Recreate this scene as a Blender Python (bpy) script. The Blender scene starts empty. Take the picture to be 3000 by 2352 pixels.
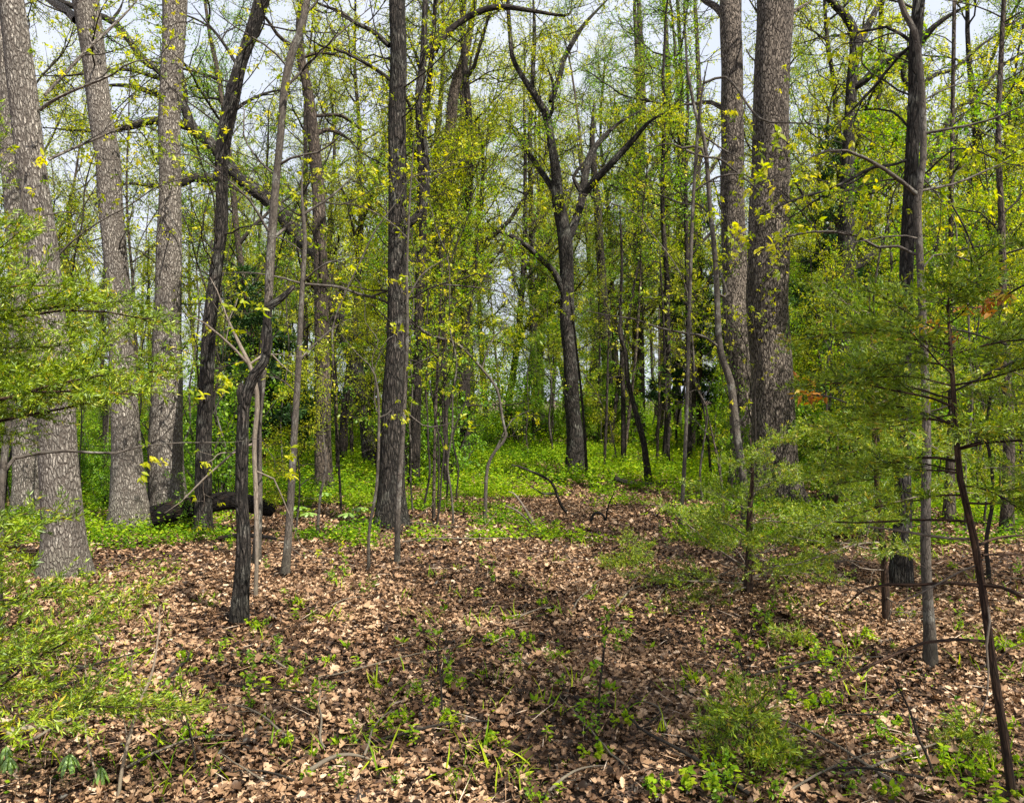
import bpy, math, random
import numpy as np

# ------------------------------------------------------------------ camera, sky, sun, exposure
S = bpy.context.scene
COL = S.collection
F, CX, HY, CH = 2300.0, 1500.0, 1170.0, 1.6        # focal length and horizon in photo pixels (3000 wide), eye height in m
cam = bpy.data.cameras.new('camera')
cam.sensor_width = 36.0
cam.lens = 36.0 * F / 3000.0
cam.shift_y = -0.002
cam.clip_start = 0.05
cam.clip_end = 3000
co = bpy.data.objects.new('camera', cam)
COL.objects.link(co)
co.location = (0, 0, CH)
co.rotation_euler = (math.radians(90), 0, 0)
S.camera = co

SUN_EL, SUN_AZ = math.radians(54), math.radians(137)   # azimuth clockwise from +Y (view direction): right, a little behind
world = bpy.data.worlds.new('World')
S.world = world
world.use_nodes = True
wn, wl = world.node_tree.nodes, world.node_tree.links
wn.clear()
sky = wn.new('ShaderNodeTexSky')
sky.sky_type = 'NISHITA'
sky.sun_disc = False
sky.sun_elevation = SUN_EL
sky.sun_rotation = SUN_AZ
sky.air_density = 1.0
sky.dust_density = 2.0
bg = wn.new('ShaderNodeBackground'); bg.inputs['Strength'].default_value = 0.12
cl = wn.new('ShaderNodeBackground'); cl.inputs['Color'].default_value = (0.82, 0.87, 1.0, 1); cl.inputs['Strength'].default_value = 0.53
tc = wn.new('ShaderNodeTexCoord')
nz = wn.new('ShaderNodeTexNoise'); nz.inputs['Scale'].default_value = 3.2; nz.inputs['Detail'].default_value = 5
rp = wn.new('ShaderNodeValToRGB')
rp.color_ramp.elements[0].position = 0.30; rp.color_ramp.elements[0].color = (0.80, 0.80, 0.80, 1)
rp.color_ramp.elements[1].position = 0.62; rp.color_ramp.elements[1].color = (1, 1, 1, 1)
mx = wn.new('ShaderNodeMixShader'); wo = wn.new('ShaderNodeOutputWorld')
wl.new(tc.outputs['Generated'], nz.inputs['Vector']); wl.new(nz.outputs['Fac'], rp.inputs['Fac'])
wl.new(sky.outputs['Color'], bg.inputs['Color'])
wl.new(rp.outputs['Color'], mx.inputs['Fac']); wl.new(bg.outputs[0], mx.inputs[1]); wl.new(cl.outputs[0], mx.inputs[2])
wl.new(mx.outputs[0], wo.inputs['Surface'])

sl = bpy.data.lights.new('sun', 'SUN')
sl.energy = 5.0; sl.angle = math.radians(0.5); sl.color = (1.0, 0.94, 0.84)
so = bpy.data.objects.new('sun', sl); COL.objects.link(so)
so.location = (20, -10, 30)
so.rotation_euler = (math.pi / 2 - SUN_EL, 0, math.pi - SUN_AZ)
S.view_settings.view_transform = 'Standard'
S.view_settings.look = 'None'
S.view_settings.exposure = 1.08
S.view_settings.gamma = 1.0
S.cycles.max_bounces = 6
S.cycles.diffuse_bounces = 3
S.cycles.transmission_bounces = 4
S.cycles.glossy_bounces = 1
S.cycles.transparent_max_bounces = 4
S.cycles.use_denoising = True
S.cycles.caustics_reflective = False
S.cycles.caustics_refractive = False

rng = np.random.default_rng(7)
random.seed(7)
R = rng

# ------------------------------------------------------------------ materials
def nodes(m):
    m.use_nodes = True
    m.node_tree.nodes.clear()
    return m.node_tree.nodes, m.node_tree.links

def ramp(n, stops):
    r = n.new('ShaderNodeValToRGB'); e = r.color_ramp.elements
    while len(e) < len(stops): e.new(0.5)
    for q, (p, c) in zip(e, stops):
        q.position = p; q.color = (c[0], c[1], c[2], 1)
    return r

def leaf_mat(name, stops, trans=0.45, gloss=0.02):
    m = bpy.data.materials.new(name); n, l = nodes(m)
    a = n.new('ShaderNodeAttribute'); a.attribute_name = 'rnd'
    r = ramp(n, stops)
    l.new(a.outputs['Fac'], r.inputs['Fac'])
    d = n.new('ShaderNodeBsdfDiffuse'); t = n.new('ShaderNodeBsdfTranslucent')
    l.new(r.outputs[0], d.inputs[0])
    hs = n.new('ShaderNodeHueSaturation'); hs.inputs['Saturation'].default_value = 1.1; hs.inputs['Value'].default_value = 1.6
    l.new(r.outputs[0], hs.inputs['Color']); l.new(hs.outputs[0], t.inputs[0])
    mx = n.new('ShaderNodeMixShader'); mx.inputs[0].default_value = trans
    l.new(d.outputs[0], mx.inputs[1]); l.new(t.outputs[0], mx.inputs[2])
    g = n.new('ShaderNodeBsdfGlossy'); g.inputs['Roughness'].default_value = 0.45
    g.inputs[0].default_value = (0.8, 0.85, 0.8, 1)
    m2 = n.new('ShaderNodeMixShader'); m2.inputs[0].default_value = gloss
    l.new(mx.outputs[0], m2.inputs[1]); l.new(g.outputs[0], m2.inputs[2])
    o = n.new('ShaderNodeOutputMaterial'); l.new(m2.outputs[0], o.inputs[0])
    return m

def bark_mat(name, plate, plate2, crack, scale=28.0, stretch=0.38, cw=0.16, bump=0.02, lichen=None, lich_amt=0.5):
    m = bpy.data.materials.new(name); n, l = nodes(m)
    a = n.new('ShaderNodeAttribute'); a.attribute_name = 'bk'
    mp = n.new('ShaderNodeMapping'); mp.inputs['Scale'].default_value = (1, 1, stretch)
    l.new(a.outputs['Vector'], mp.inputs['Vector'])
    nw = n.new('ShaderNodeTexNoise'); nw.inputs['Scale'].default_value = scale * 0.6; nw.inputs['Detail'].default_value = 3
    l.new(mp.outputs[0], nw.inputs['Vector'])
    mad = n.new('ShaderNodeVectorMath'); mad.operation = 'MULTIPLY_ADD'
    mad.inputs[1].default_value = (1.7 / scale,) * 3
    l.new(nw.outputs['Color'], mad.inputs[0]); l.new(mp.outputs[0], mad.inputs[2])
    v = n.new('ShaderNodeTexVoronoi'); v.feature = 'DISTANCE_TO_EDGE'; v.inputs['Scale'].default_value = scale
    l.new(mad.outputs[0], v.inputs['Vector'])
    mr = n.new('ShaderNodeMapRange'); mr.interpolation_type = 'SMOOTHSTEP'
    mr.inputs['From Min'].default_value = 0.0; mr.inputs['From Max'].default_value = cw
    l.new(v.outputs['Distance'], mr.inputs['Value'])
    n2 = n.new('ShaderNodeTexNoise'); n2.inputs['Scale'].default_value = scale * 0.35; n2.inputs['Detail'].default_value = 6; n2.inputs['Roughness'].default_value = 0.7
    l.new(a.outputs['Vector'], n2.inputs['Vector'])
    r = ramp(n, [(0.3, plate2), (0.7, plate)]); l.new(n2.outputs['Fac'], r.inputs['Fac'])
    nb = n.new('ShaderNodeTexNoise'); nb.inputs['Scale'].default_value = 2.6; nb.inputs['Detail'].default_value = 5; nb.inputs['Roughness'].default_value = 0.65
    l.new(mp.outputs[0], nb.inputs['Vector'])
    mb = n.new('ShaderNodeMapRange'); mb.inputs['From Min'].default_value = 0.33; mb.inputs['From Max'].default_value = 0.68; mb.inputs['To Min'].default_value = 0.5; mb.inputs['To Max'].default_value = 1.3
    l.new(nb.outputs['Fac'], mb.inputs['Value'])
    hb = n.new('ShaderNodeHueSaturation'); l.new(mb.outputs[0], hb.inputs['Value']); l.new(r.outputs[0], hb.inputs['Color'])
    src = hb.outputs[0]
    if lichen:
        n3 = n.new('ShaderNodeTexNoise'); n3.inputs['Scale'].default_value = 5; n3.inputs['Detail'].default_value = 5
        l.new(a.outputs['Vector'], n3.inputs['Vector'])
        m3 = n.new('ShaderNodeMapRange'); m3.inputs['From Min'].default_value = 0.52; m3.inputs['From Max'].default_value = 0.66; m3.inputs['To Max'].default_value = lich_amt
        l.new(n3.outputs['Fac'], m3.inputs['Value'])
        ml = n.new('ShaderNodeMix'); ml.data_type = 'RGBA'
        l.new(m3.outputs[0], ml.inputs['Factor']); l.new(src, ml.inputs['A']); ml.inputs['B'].default_value = (*lichen, 1)
        src = ml.outputs['Result']
    n5 = n.new('ShaderNodeTexNoise'); n5.inputs['Scale'].default_value = scale * 1.7; n5.inputs['Detail'].default_value = 4; n5.inputs['Roughness'].default_value = 0.75
    l.new(mp.outputs[0], n5.inputs['Vector'])
    m5 = n.new('ShaderNodeMapRange'); m5.inputs['From Min'].default_value = 0.36; m5.inputs['From Max'].default_value = 0.58; m5.inputs['To Min'].default_value = 0.25
    l.new(n5.outputs['Fac'], m5.inputs['Value'])
    mq = n.new('ShaderNodeMath'); mq.operation = 'MULTIPLY'; l.new(mr.outputs[0], mq.inputs[0]); l.new(m5.outputs[0], mq.inputs[1])
    to = n.new('ShaderNodeTexCoord'); sx = n.new('ShaderNodeSeparateXYZ'); l.new(to.outputs['Object'], sx.inputs[0])
    mm = n.new('ShaderNodeMath'); mm.operation = 'MULTIPLY_ADD'; mm.inputs[1].default_value = 1.1; l.new(nb.outputs['Fac'], mm.inputs[0])
    mneg = n.new('ShaderNodeMath'); mneg.operation = 'MULTIPLY'; mneg.inputs[1].default_value = -1.0; l.new(sx.outputs['Z'], mneg.inputs[0]); l.new(mneg.outputs[0], mm.inputs[2])
    ms = n.new('ShaderNodeMapRange'); ms.inputs['From Min'].default_value = 0.1; ms.inputs['From Max'].default_value = 0.6; ms.inputs['To Max'].default_value = 0.6
    l.new(mm.outputs[0], ms.inputs['Value'])
    mo = n.new('ShaderNodeMix'); mo.data_type = 'RGBA'; l.new(ms.outputs[0], mo.inputs['Factor']); l.new(src, mo.inputs['A']); mo.inputs['B'].default_value = (plate2[0] * .45, plate2[1] * .55, plate2[2] * .35, 1)
    src = mo.outputs['Result']
    mc = n.new('ShaderNodeMix'); mc.data_type = 'RGBA'
    l.new(mq.outputs[0], mc.inputs['Factor']); mc.inputs['A'].default_value = (*crack, 1); l.new(src, mc.inputs['B'])
    n4 = n.new('ShaderNodeTexNoise'); n4.inputs['Scale'].default_value = scale * 3; n4.inputs['Detail'].default_value = 3
    l.new(mp.outputs[0], n4.inputs['Vector'])
    hh = n.new('ShaderNodeMath'); hh.operation = 'MULTIPLY_ADD'; hh.inputs[1].default_value = 0.35
    l.new(n4.outputs['Fac'], hh.inputs[0]); l.new(mq.outputs[0], hh.inputs[2])
    b = n.new('ShaderNodeBump'); b.inputs['Strength'].default_value = 1.0; b.inputs['Distance'].default_value = bump
    l.new(hh.outputs[0], b.inputs['Height'])
    p = n.new('ShaderNodeBsdfPrincipled'); p.inputs['Roughness'].default_value = 0.92
    p.inputs['Specular IOR Level'].default_value = 0.2
    l.new(mc.outputs['Result'], p.inputs['Base Color']); l.new(b.outputs[0], p.inputs['Normal'])
    o = n.new('ShaderNodeOutputMaterial'); l.new(p.outputs[0], o.inputs[0])
    return m

M = {}
M['oak_grey'] = bark_mat('pale grey oak bark', (0.64, 0.58, 0.50), (0.42, 0.37, 0.31), (0.08, 0.066, 0.055), 40, 0.3, 0.26, 0.02, (0.40, 0.38, 0.33), 0.4)
M['oak_brown'] = bark_mat('brown plated oak bark', (0.45, 0.375, 0.31), (0.26, 0.212, 0.172), (0.02, 0.015, 0.012), 32, 0.28, 0.19, 0.025)
M['oak_dark'] = bark_mat('dark furrowed bark', (0.16, 0.135, 0.115), (0.07, 0.058, 0.05), (0.010, 0.009, 0.008), 36, 0.17, 0.25, 0.025, (0.34, 0.34, 0.29), 0.55)
M['dark'] = bark_mat('dark distant bark', (0.10, 0.08, 0.065), (0.045, 0.036, 0.03), (0.012, 0.01, 0.009), 22, 0.25, 0.2, 0.015)
M['brown'] = bark_mat('brown grey distant bark', (0.20, 0.155, 0.12), (0.11, 0.085, 0.068), (0.03, 0.024, 0.02), 22, 0.3, 0.2, 0.015)
M['smooth'] = bark_mat('smooth grey young bark', (0.17, 0.145, 0.12), (0.09, 0.075, 0.062), (0.045, 0.038, 0.032), 40, 0.3, 0.08, 0.003, (0.32, 0.32, 0.28), 0.6)
M['pale'] = bark_mat('pale weathered twig', (0.31, 0.26, 0.21), (0.17, 0.138, 0.11), (0.13, 0.105, 0.08), 60, 0.15, 0.1, 0.002)
M['straw'] = bark_mat('dry straw coloured stalk', (0.55, 0.45, 0.34), (0.42, 0.34, 0.25), (0.25, 0.2, 0.15), 60, 0.15, 0.1, 0.001)
M['twig'] = bark_mat('dark twig bark', (0.075, 0.06, 0.05), (0.035, 0.028, 0.024), (0.02, 0.017, 0.015), 60, 0.3, 0.1, 0.002)
M['cedar_bark'] = bark_mat('shreddy brown cedar bark', (0.16, 0.095, 0.06), (0.07, 0.042, 0.03), (0.02, 0.013, 0.01), 70, 0.08, 0.2, 0.004)
M['rotten'] = bark_mat('charred rotten log wood', (0.05, 0.035, 0.026), (0.018, 0.014, 0.012), (0.006, 0.005, 0.005), 25, 0.25, 0.2, 0.03, (0.16, 0.075, 0.035), 0.6)

YG = [(0.0, (0.09, 0.15, 0.008)), (0.4, (0.24, 0.31, 0.012)), (0.75, (0.46, 0.475, 0.024)), (1.0, (0.62, 0.55, 0.05))]
M['leaf_yellow'] = leaf_mat('yellow green spring leaf', YG, 0.5)
M['leaf_mid'] = leaf_mat('fresh green spring leaf', [(0.0, (0.07, 0.15, 0.012)), (0.5, (0.16, 0.30, 0.015)), (1.0, (0.36, 0.45, 0.025))], 0.5)
M['leaf_green'] = leaf_mat('bright green shrub leaf', [(0.0, (0.035, 0.10, 0.010)), (0.5, (0.12, 0.26, 0.014)), (1.0, (0.30, 0.44, 0.03))], 0.42)
M['ground_green'] = leaf_mat('ground cover leaf', [(0.0, (0.045, 0.11, 0.012)), (0.5, (0.17, 0.30, 0.015)), (1.0, (0.42, 0.50, 0.03))], 0.4, 0.0)
M['cedar'] = leaf_mat('cedar needle', [(0.0, (0.03, 0.06, 0.007)), (0.38, (0.12, 0.20, 0.010)), (0.78, (0.33, 0.42, 0.016)), (1.0, (0.46, 0.34, 0.03))], 0.3, 0.04)
M['cedar_dark'] = leaf_mat('dark cedar needle', [(0.0, (0.012, 0.035, 0.012)), (0.6, (0.035, 0.085, 0.018)), (1.0, (0.08, 0.15, 0.02))], 0.15, 0.03)
M['leaf_red'] = leaf_mat('orange red new leaf', [(0.0, (0.26, 0.085, 0.03)), (0.6, (0.36, 0.17, 0.03)), (1.0, (0.38, 0.30, 0.03))], 0.3)
M['mayapple'] = leaf_mat('mayapple leaf', [(0.0, (0.12, 0.27, 0.03)), (1.0, (0.28, 0.42, 0.07))], 0.4, 0.1)
M['litter'] = leaf_mat('dry fallen oak leaf', [(0.0, (0.02, 0.012, 0.008)), (0.3, (0.12, 0.066, 0.036)), (0.62, (0.335, 0.205, 0.115)), (0.87, (0.48, 0.325, 0.20)), (1.0, (0.58, 0.47, 0.36))], 0.08, 0.02)

def ground_mat():
    m = bpy.data.materials.new('forest floor'); n, l = nodes(m)
    tc = n.new('ShaderNodeTexCoord')
    v = n.new('ShaderNodeTexVoronoi'); v.inputs['Scale'].default_value = 22
    l.new(tc.outputs['Object'], v.inputs['Vector'])
    r = ramp(n, [(0.0, (0.045, 0.026, 0.018)), (0.5, (0.13, 0.075, 0.048)), (1.0, (0.26, 0.16, 0.105))])
    l.new(v.outputs['Color'], r.inputs['Fac'])
    ns = n.new('ShaderNodeTexNoise'); ns.inputs['Scale'].default_value = 1.2; ns.inputs['Detail'].default_value = 6
    l.new(tc.outputs['Object'], ns.inputs['Vector'])
    mr = n.new('ShaderNodeMapRange'); mr.inputs['From Min'].default_value = 0.4; mr.inputs['From Max'].default_value = 0.65; mr.inputs['To Min'].default_value = 0.35; mr.inputs['To Max'].default_value = 1
    l.new(ns.outputs['Fac'], mr.inputs['Value'])
    mm = n.new('ShaderNodeMix'); mm.data_type = 'RGBA'; mm.inputs['A'].default_value = (0.03, 0.02, 0.014, 1)
    l.new(mr.outputs[0], mm.inputs['Factor']); l.new(r.outputs[0], mm.inputs['B'])
    b = n.new('ShaderNodeBump'); b.inputs['Distance'].default_value = 0.03
    l.new(v.outputs['Distance'], b.inputs['Height'])
    p = n.new('ShaderNodeBsdfPrincipled'); p.inputs['Roughness'].default_value = 0.95
    l.new(mm.outputs['Result'], p.inputs['Base Color']); l.new(b.outputs[0], p.inputs['Normal'])
    o = n.new('ShaderNodeOutputMaterial'); l.new(p.outputs[0], o.inputs[0])
    return m
M['ground'] = ground_mat()

# ------------------------------------------------------------------ helpers
def gz(x, y):
    """ground height"""
    x = np.asarray(x, float); y = np.asarray(y, float)
    h = 0.035 * np.sin(x * 0.9 + 1.3) * np.cos(y * 0.7) + 0.02 * np.sin(x * 2.3 + y * 1.7) + 0.012 * np.sin(x * 5.1 - y * 4.3)
    far = np.clip((y - 30) / 60, 0, 1)
    return h - 0.03 + far * far * 1.2 * (x < 0) * np.clip(-x / 10, 0, 1)

def W(px, py, d):
    return np.array([(px - CX) / F * d, d, CH - (py - HY) / F * d])

def norm(v):
    return v / (np.linalg.norm(v, axis=-1, keepdims=True) + 1e-12)

def mesh_obj(name, V, polys, mat, parent=None, attrs=None, smooth=False, base=None):
    """polys: list of (n,k) index arrays"""
    V = np.asarray(V, np.float32)
    if base is not None: V = V - np.asarray(base, np.float32)
    me = bpy.data.meshes.new(name)
    me.vertices.add(len(V)); me.vertices.foreach_set('co', V.ravel())
    loops = np.concatenate([p.ravel() for p in polys]).astype(np.int32)
    sizes = np.concatenate([np.full(len(p), p.shape[1], np.int32) for p in polys])
    starts = np.concatenate([[0], np.cumsum(sizes)[:-1]]).astype(np.int32)
    me.loops.add(len(loops)); me.loops.foreach_set('vertex_index', loops)
    me.polygons.add(len(sizes)); me.polygons.foreach_set('loop_start', starts)
    if smooth: me.polygons.foreach_set('use_smooth', np.ones(len(sizes), bool))
    for k, a in (attrs or {}).items():
        a = np.asarray(a, np.float32)
        if a.ndim == 1:
            at = me.attributes.new(k, 'FLOAT', 'POINT'); at.data.foreach_set('value', a)
        else:
            at = me.attributes.new(k, 'FLOAT_VECTOR', 'POINT'); at.data.foreach_set('vector', a.ravel())
    me.update(calc_edges=True)
    me.materials.append(mat)
    o = bpy.data.objects.new(name, me); COL.objects.link(o)
    if parent is not None: o.parent = parent
    return o

def thing(name, label, cat, loc=(0, 0, 0), group=None):
    o = bpy.data.objects.new(name, None); COL.objects.link(o)
    o.empty_display_size = 0.2
    o.location = loc; o['label'] = label; o['category'] = cat
    if group: o['group'] = group
    return o

def tag(o, label=None, cat=None, group=None, kind=None):
    if label: o['label'] = label
    if cat: o['category'] = cat
    if group: o['group'] = group
    if kind: o['kind'] = kind
    return o

def kids(o): return [c for c in KID.get(o.name, [])]
KID = {}
def dup(root, loc, rz=0, sc=1.0, label=None, group=None, tilt=(0, 0)):
    r = root.copy(); COL.objects.link(r)
    r.location = loc; r.rotation_euler = (tilt[0], tilt[1], rz); r.scale = (sc, sc, sc)
    if label: r['label'] = label
    if group: r['group'] = group
    for c in root.children:
        k = c.copy(); COL.objects.link(k); k.parent = r
    return r

class Tubes:
    def __init__(s): s.V = []; s.Q = []; s.A = []; s.T = []; s.n = 0
    def add(s, pts, rad, sides=None, lump=0.0, cap=True, soff=None):
        pts = np.asarray(pts, float); rad = np.asarray(rad, float)
        n = len(pts)
        if n < 2: return
        if sides is None:
            r = rad.max(); sides = 20 if r > .12 else 12 if r > .05 else 7 if r > .018 else 5 if r > .008 else 3
        t = np.gradient(pts, axis=0); t = norm(t)
        m = np.abs(t.mean(0)); ref = np.zeros(3); ref[int(np.argmin(m))] = 1
        u = norm(np.cross(t, ref)); v = np.cross(t, u)
        an = np.arange(sides) * (2 * math.pi / sides)
        ca, sa = np.cos(an), np.sin(an)
        sl = np.concatenate([[0], np.cumsum(np.linalg.norm(np.diff(pts, axis=0), axis=1))])
        rr = rad[:, None] * np.ones(sides)[None]
        if lump:
            ph = R.uniform(0, 6.28, 6)
            rr = rr * (1 + lump * (np.sin(2 * an[None] + sl[:, None] * 1.3 + ph[0]) * .6 + np.sin(3 * an[None] - sl[:, None] * 2.7 + ph[1]) * .5
                                   + np.sin(5 * an[None] + sl[:, None] * 5.1 + ph[2]) * .35 + np.sin(an[None] + sl[:, None] * 3.7 + ph[3]) * .5))
        P = pts[:, None] + rr[..., None] * (u[:, None] * ca[None, :, None] + v[:, None] * sa[None, :, None])
        if soff is None: soff = R.uniform(0, 20)
        A = np.stack([rad[:, None] * ca[None], rad[:, None] * sa[None], np.broadcast_to((sl + soff)[:, None], (n, sides))], -1)
        i = np.arange(n - 1)[:, None] * sides; j = np.arange(sides)[None]; j2 = (j + 1) % sides
        Q = np.stack([i + j, i + j2, i + sides + j2, i + sides + j], -1).reshape(-1, 4) + s.n
        s.V.append(P.reshape(-1, 3)); s.A.append(A.reshape(-1, 3)); s.Q.append(Q); s.n += n * sides
        if cap and rad[-1] > 0.004:
            s.V.append(pts[-1:] + t[-1:] * rad[-1] * .4); s.A.append(A[-1, :1] * 0 + [[0, 0, sl[-1]]])
            k = np.arange(sides); e = s.n - sides
            s.T.append(np.stack([e + k, e + (k + 1) % sides, np.full(sides, s.n)], -1)); s.n += 1
    def build(s, name, mat, parent=None, base=None):
        if not s.V: return None
        polys = [np.concatenate(s.Q)]
        if s.T: polys.append(np.concatenate(s.T))
        return mesh_obj(name, np.concatenate(s.V), polys, mat, parent, {'bk': np.concatenate(s.A)}, True, base)

def smooth_path(P, n):
    """Catmull-Rom through rows of P (any columns)"""
    P = np.asarray(P, float)
    if len(P) < 3:
        t = np.linspace(0, 1, n)[:, None]; return P[0] * (1 - t) + P[-1] * t
    Q = np.vstack([2 * P[0] - P[1], P, 2 * P[-1] - P[-2]])
    seg = np.linalg.norm(np.diff(P[:, :3], axis=0), axis=1); cum = np.concatenate([[0], np.cumsum(seg)])
    out = []
    for s in np.linspace(0, cum[-1], n):
        k = min(int(np.searchsorted(cum, s, side='right')) - 1, len(P) - 2)
        u = (s - cum[k]) / (seg[k] + 1e-9)
        a, b, c, d = Q[k], Q[k + 1], Q[k + 2], Q[k + 3]
        out.append(0.5 * ((2 * b) + (-a + c) * u + (2 * a - 5 * b + 4 * c - d) * u * u + (-a + 3 * b - 3 * c + d) * u ** 3))
    return np.array(out)

# --- leaves: batches of small blades
class Leaves:
    def __init__(s): s.p = []; s.d = []; s.L = []; s.w = []; s.r = []
    def add(s, p, d, L, w, r):
        s.p.append(p); s.d.append(d); s.L.append(L); s.w.append(w); s.r.append(r)
    def build(s, name, mat, parent=None, base=None, kind='kite', fold=0.35, droop=0.3, up=None):
        if not s.p: return None
        p = np.concatenate(s.p); d = norm(np.concatenate(s.d)); L = np.concatenate(s.L)[:, None]; w = np.concatenate(s.w)[:, None]; r = np.concatenate(s.r)
        N = len(p)
        rv = R.normal(size=(N, 3)); rv[:, 2] *= 0.4
        side = norm(np.cross(d, np.array([0, 0, 1.0]) + rv * 0.9)); nrm = np.cross(side, d)
        if kind == 'kite':
            m = p + d * L * .45 - nrm * w * fold
            b = p; t = p + d * L - nrm * L * droop * .3
            a = p + d * L * .45 + side * w * .5 + nrm * w * .0; c = p + d * L * .45 - side * w * .5
            V = np.stack([b, a, t, c], 1).reshape(-1, 3)
            i = np.arange(N)[:, None] * 4
            polys = [np.concatenate([i + [[0, 1, 2]], i + [[0, 2, 3]]])]
            k = 4
        else:
            def at(f, sw, lift): return p + d * L * f + side * w * sw + nrm * (w * lift - L * droop * f * f)
            V = np.stack([at(0, 0, 0), at(.33, 0, -.06), at(.68, 0, -.06), at(1, 0, 0), at(.3, .5, .12), at(.66, .42, .1), at(.3, -.5, .12), at(.66, -.42, .1)], 1).reshape(-1, 3)
            i = np.arange(N)[:, None] * 8
            polys = [np.concatenate([i + [[0, 1, 4]], i + [[2, 3, 5]], i + [[0, 6, 1]], i + [[2, 7, 3]]]), np.concatenate([i + [[1, 2, 5, 4]], i + [[1, 6, 7, 2]]])]
            k = 8
        return mesh_obj(name, V, polys, mat, parent, {'rnd': np.repeat(np.clip(r, 0, 1), k)}, False, base)

def clusters(LV, pts, dirs, k, L, wr, spread=0.9, droop=0.35, tone=0.5, tvar=0.22, off=0.0):
    """k blades fanning from each anchor"""
    pts = np.asarray(pts); dirs = np.asarray(dirs)
    if len(pts) == 0: return
    n = len(pts)
    P = np.repeat(pts, k, 0); D = np.repeat(norm(dirs), k, 0)
    D = D + R.normal(size=P.shape) * spread; D[:, 2] -= droop
    P = P + R.normal(size=P.shape) * off
    LL = L * R.uniform(0.55, 1.25, n * k) * np.repeat(R.uniform(.7, 1.2, n), k)
    tn = np.repeat(R.normal(tone, tvar, n), k) + R.normal(0, tvar * .5, n * k)
    LV.add(P, D, LL, LL * wr * R.uniform(.8, 1.2, n * k), tn)

# --- branching
def wander(p, d, L, n, wig, up, drng=None):
    pts = [p]; d = d / np.linalg.norm(d); st = L / n
    for i in range(n):
        d = d + R.normal(size=3) * wig + np.array([0, 0, up])
        d = d / np.linalg.norm(d)
        p = p + d * st; pts.append(p)
    return np.array(pts)

def side_dir(t, ang, flat=0.0):
    r = R.normal(size=3)
    r[2] *= (1 - flat)
    r = r - t * np.dot(r, t); r /= np.linalg.norm(r) + 1e-9
    return t * math.cos(ang) + r * math.sin(ang)

def sprout(TB, anchors, pts, rad, lvl, cfg):
    """grow side branches on a polyline; cfg: list of per-level dicts"""
    if lvl >= len(cfg): return
    c = cfg[lvl]
    seg = np.linalg.norm(np.diff(pts, axis=0), axis=1); cum = np.concatenate([[0], np.cumsum(seg)]); tot = cum[-1]
    cnt = c['n'] if 'n' in c else int(max(1, round(c['per_m'] * tot * (1 - c['t0']))))
    for q in range(cnt):
        f = c['t0'] + (1 - c['t0']) * ((q + R.uniform(0, 1)) / cnt)
        s = f * tot; k = min(int(np.searchsorted(cum, s)), len(seg)) - 1; k = max(k, 0)
        u = (s - cum[k]) / (seg[k] + 1e-9)
        p = pts[k] * (1 - u) + pts[k + 1] * u; r0 = rad[k] * (1 - u) + rad[k + 1] * u
        t = (pts[k + 1] - pts[k]) / (seg[k] + 1e-9)
        L = c['L'] * R.uniform(.5, 1.25) * (1 - c.get('tap', .55) * f)
        if 'rel' in c: L = min(L, tot * c['rel'] * R.uniform(.6, 1.1))
        d = side_dir(t, math.radians(R.uniform(*c['ang'])), c.get('flat', 0))
        n = c.get('seg', 5)
        P = wander(p, d, L, n, c.get('wig', .18), c.get('up', .03))
        r = max(min(r0 * .7, L * c.get('rk', .014)), c.get('rmin', .002))
        RR = np.linspace(r, max(r * .35, c.get('rmin', .002) * .7), n + 1)
        TB.add(P, RR, cap=False)
        if lvl == len(cfg) - 1 or c.get('leaf'):
            a = c.get('apts', 3)
            idx = np.unique(np.linspace(1, n, a).astype(int)) if a > 1 else [n]
            for i in idx: anchors.append((P[i], P[i] - P[i - 1]))
        sprout(TB, anchors, P, RR, lvl + 1, cfg)

def split_anchors(a):
    if not a: return np.zeros((0, 3)), np.zeros((0, 3))
    return np.array([x[0] for x in a]), np.array([x[1] for x in a])

# ------------------------------------------------------------------ the setting
def build_ground():
    xs = np.concatenate([np.linspace(-400, -20, 20)[:-1], np.linspace(-20, 20, 161), np.linspace(20, 400, 20)[1:]])
    ys = np.concatenate([np.linspace(-60, -4, 12)[:-1], np.linspace(-4, 40, 177), np.linspace(40, 900, 40)[1:]])
    X, Y = np.meshgrid(xs, ys); Z = gz(X, Y)
    V = np.stack([X, Y, Z], -1).reshape(-1, 3)
    nx = len(xs); i = np.arange(len(ys) - 1)[:, None] * nx + np.arange(nx - 1)[None]
    Q = np.stack([i, i + 1, i + nx + 1, i + nx], -1).reshape(-1, 4)
    o = mesh_obj('ground', V, [Q], M['ground'], smooth=True)
    tag(o, kind='structure')
build_ground()

def vnoise(x, y, s, seed=0):
    a = np.sin(x * s * 1.0 + 1.7 * seed + 2 * np.sin(y * s * .7 + seed)) * np.cos(y * s * 1.1 - .6 * seed + 1.5 * np.sin(x * s * .8))
    b = np.sin(x * s * 2.3 - y * s * 1.9 + seed * 3.1) * np.sin(y * s * 2.7 + x * s + seed)
    return 0.5 + 0.35 * a + 0.25 * b

def wedge(n, y0, y1, extra=1.2):
    """uniform points in the part of the ground the camera sees, plus a margin"""
    out = []
    m = 0
    while m < n:
        y = R.uniform(y0, y1, n); x = R.uniform(-1, 1, n) * (0.72 * y1 + extra)
        k = np.abs(x) < 0.72 * y + extra
        out.append(np.stack([x[k], y[k]], 1)); m += k.sum()
    return np.concatenate(out)[:n]

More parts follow.
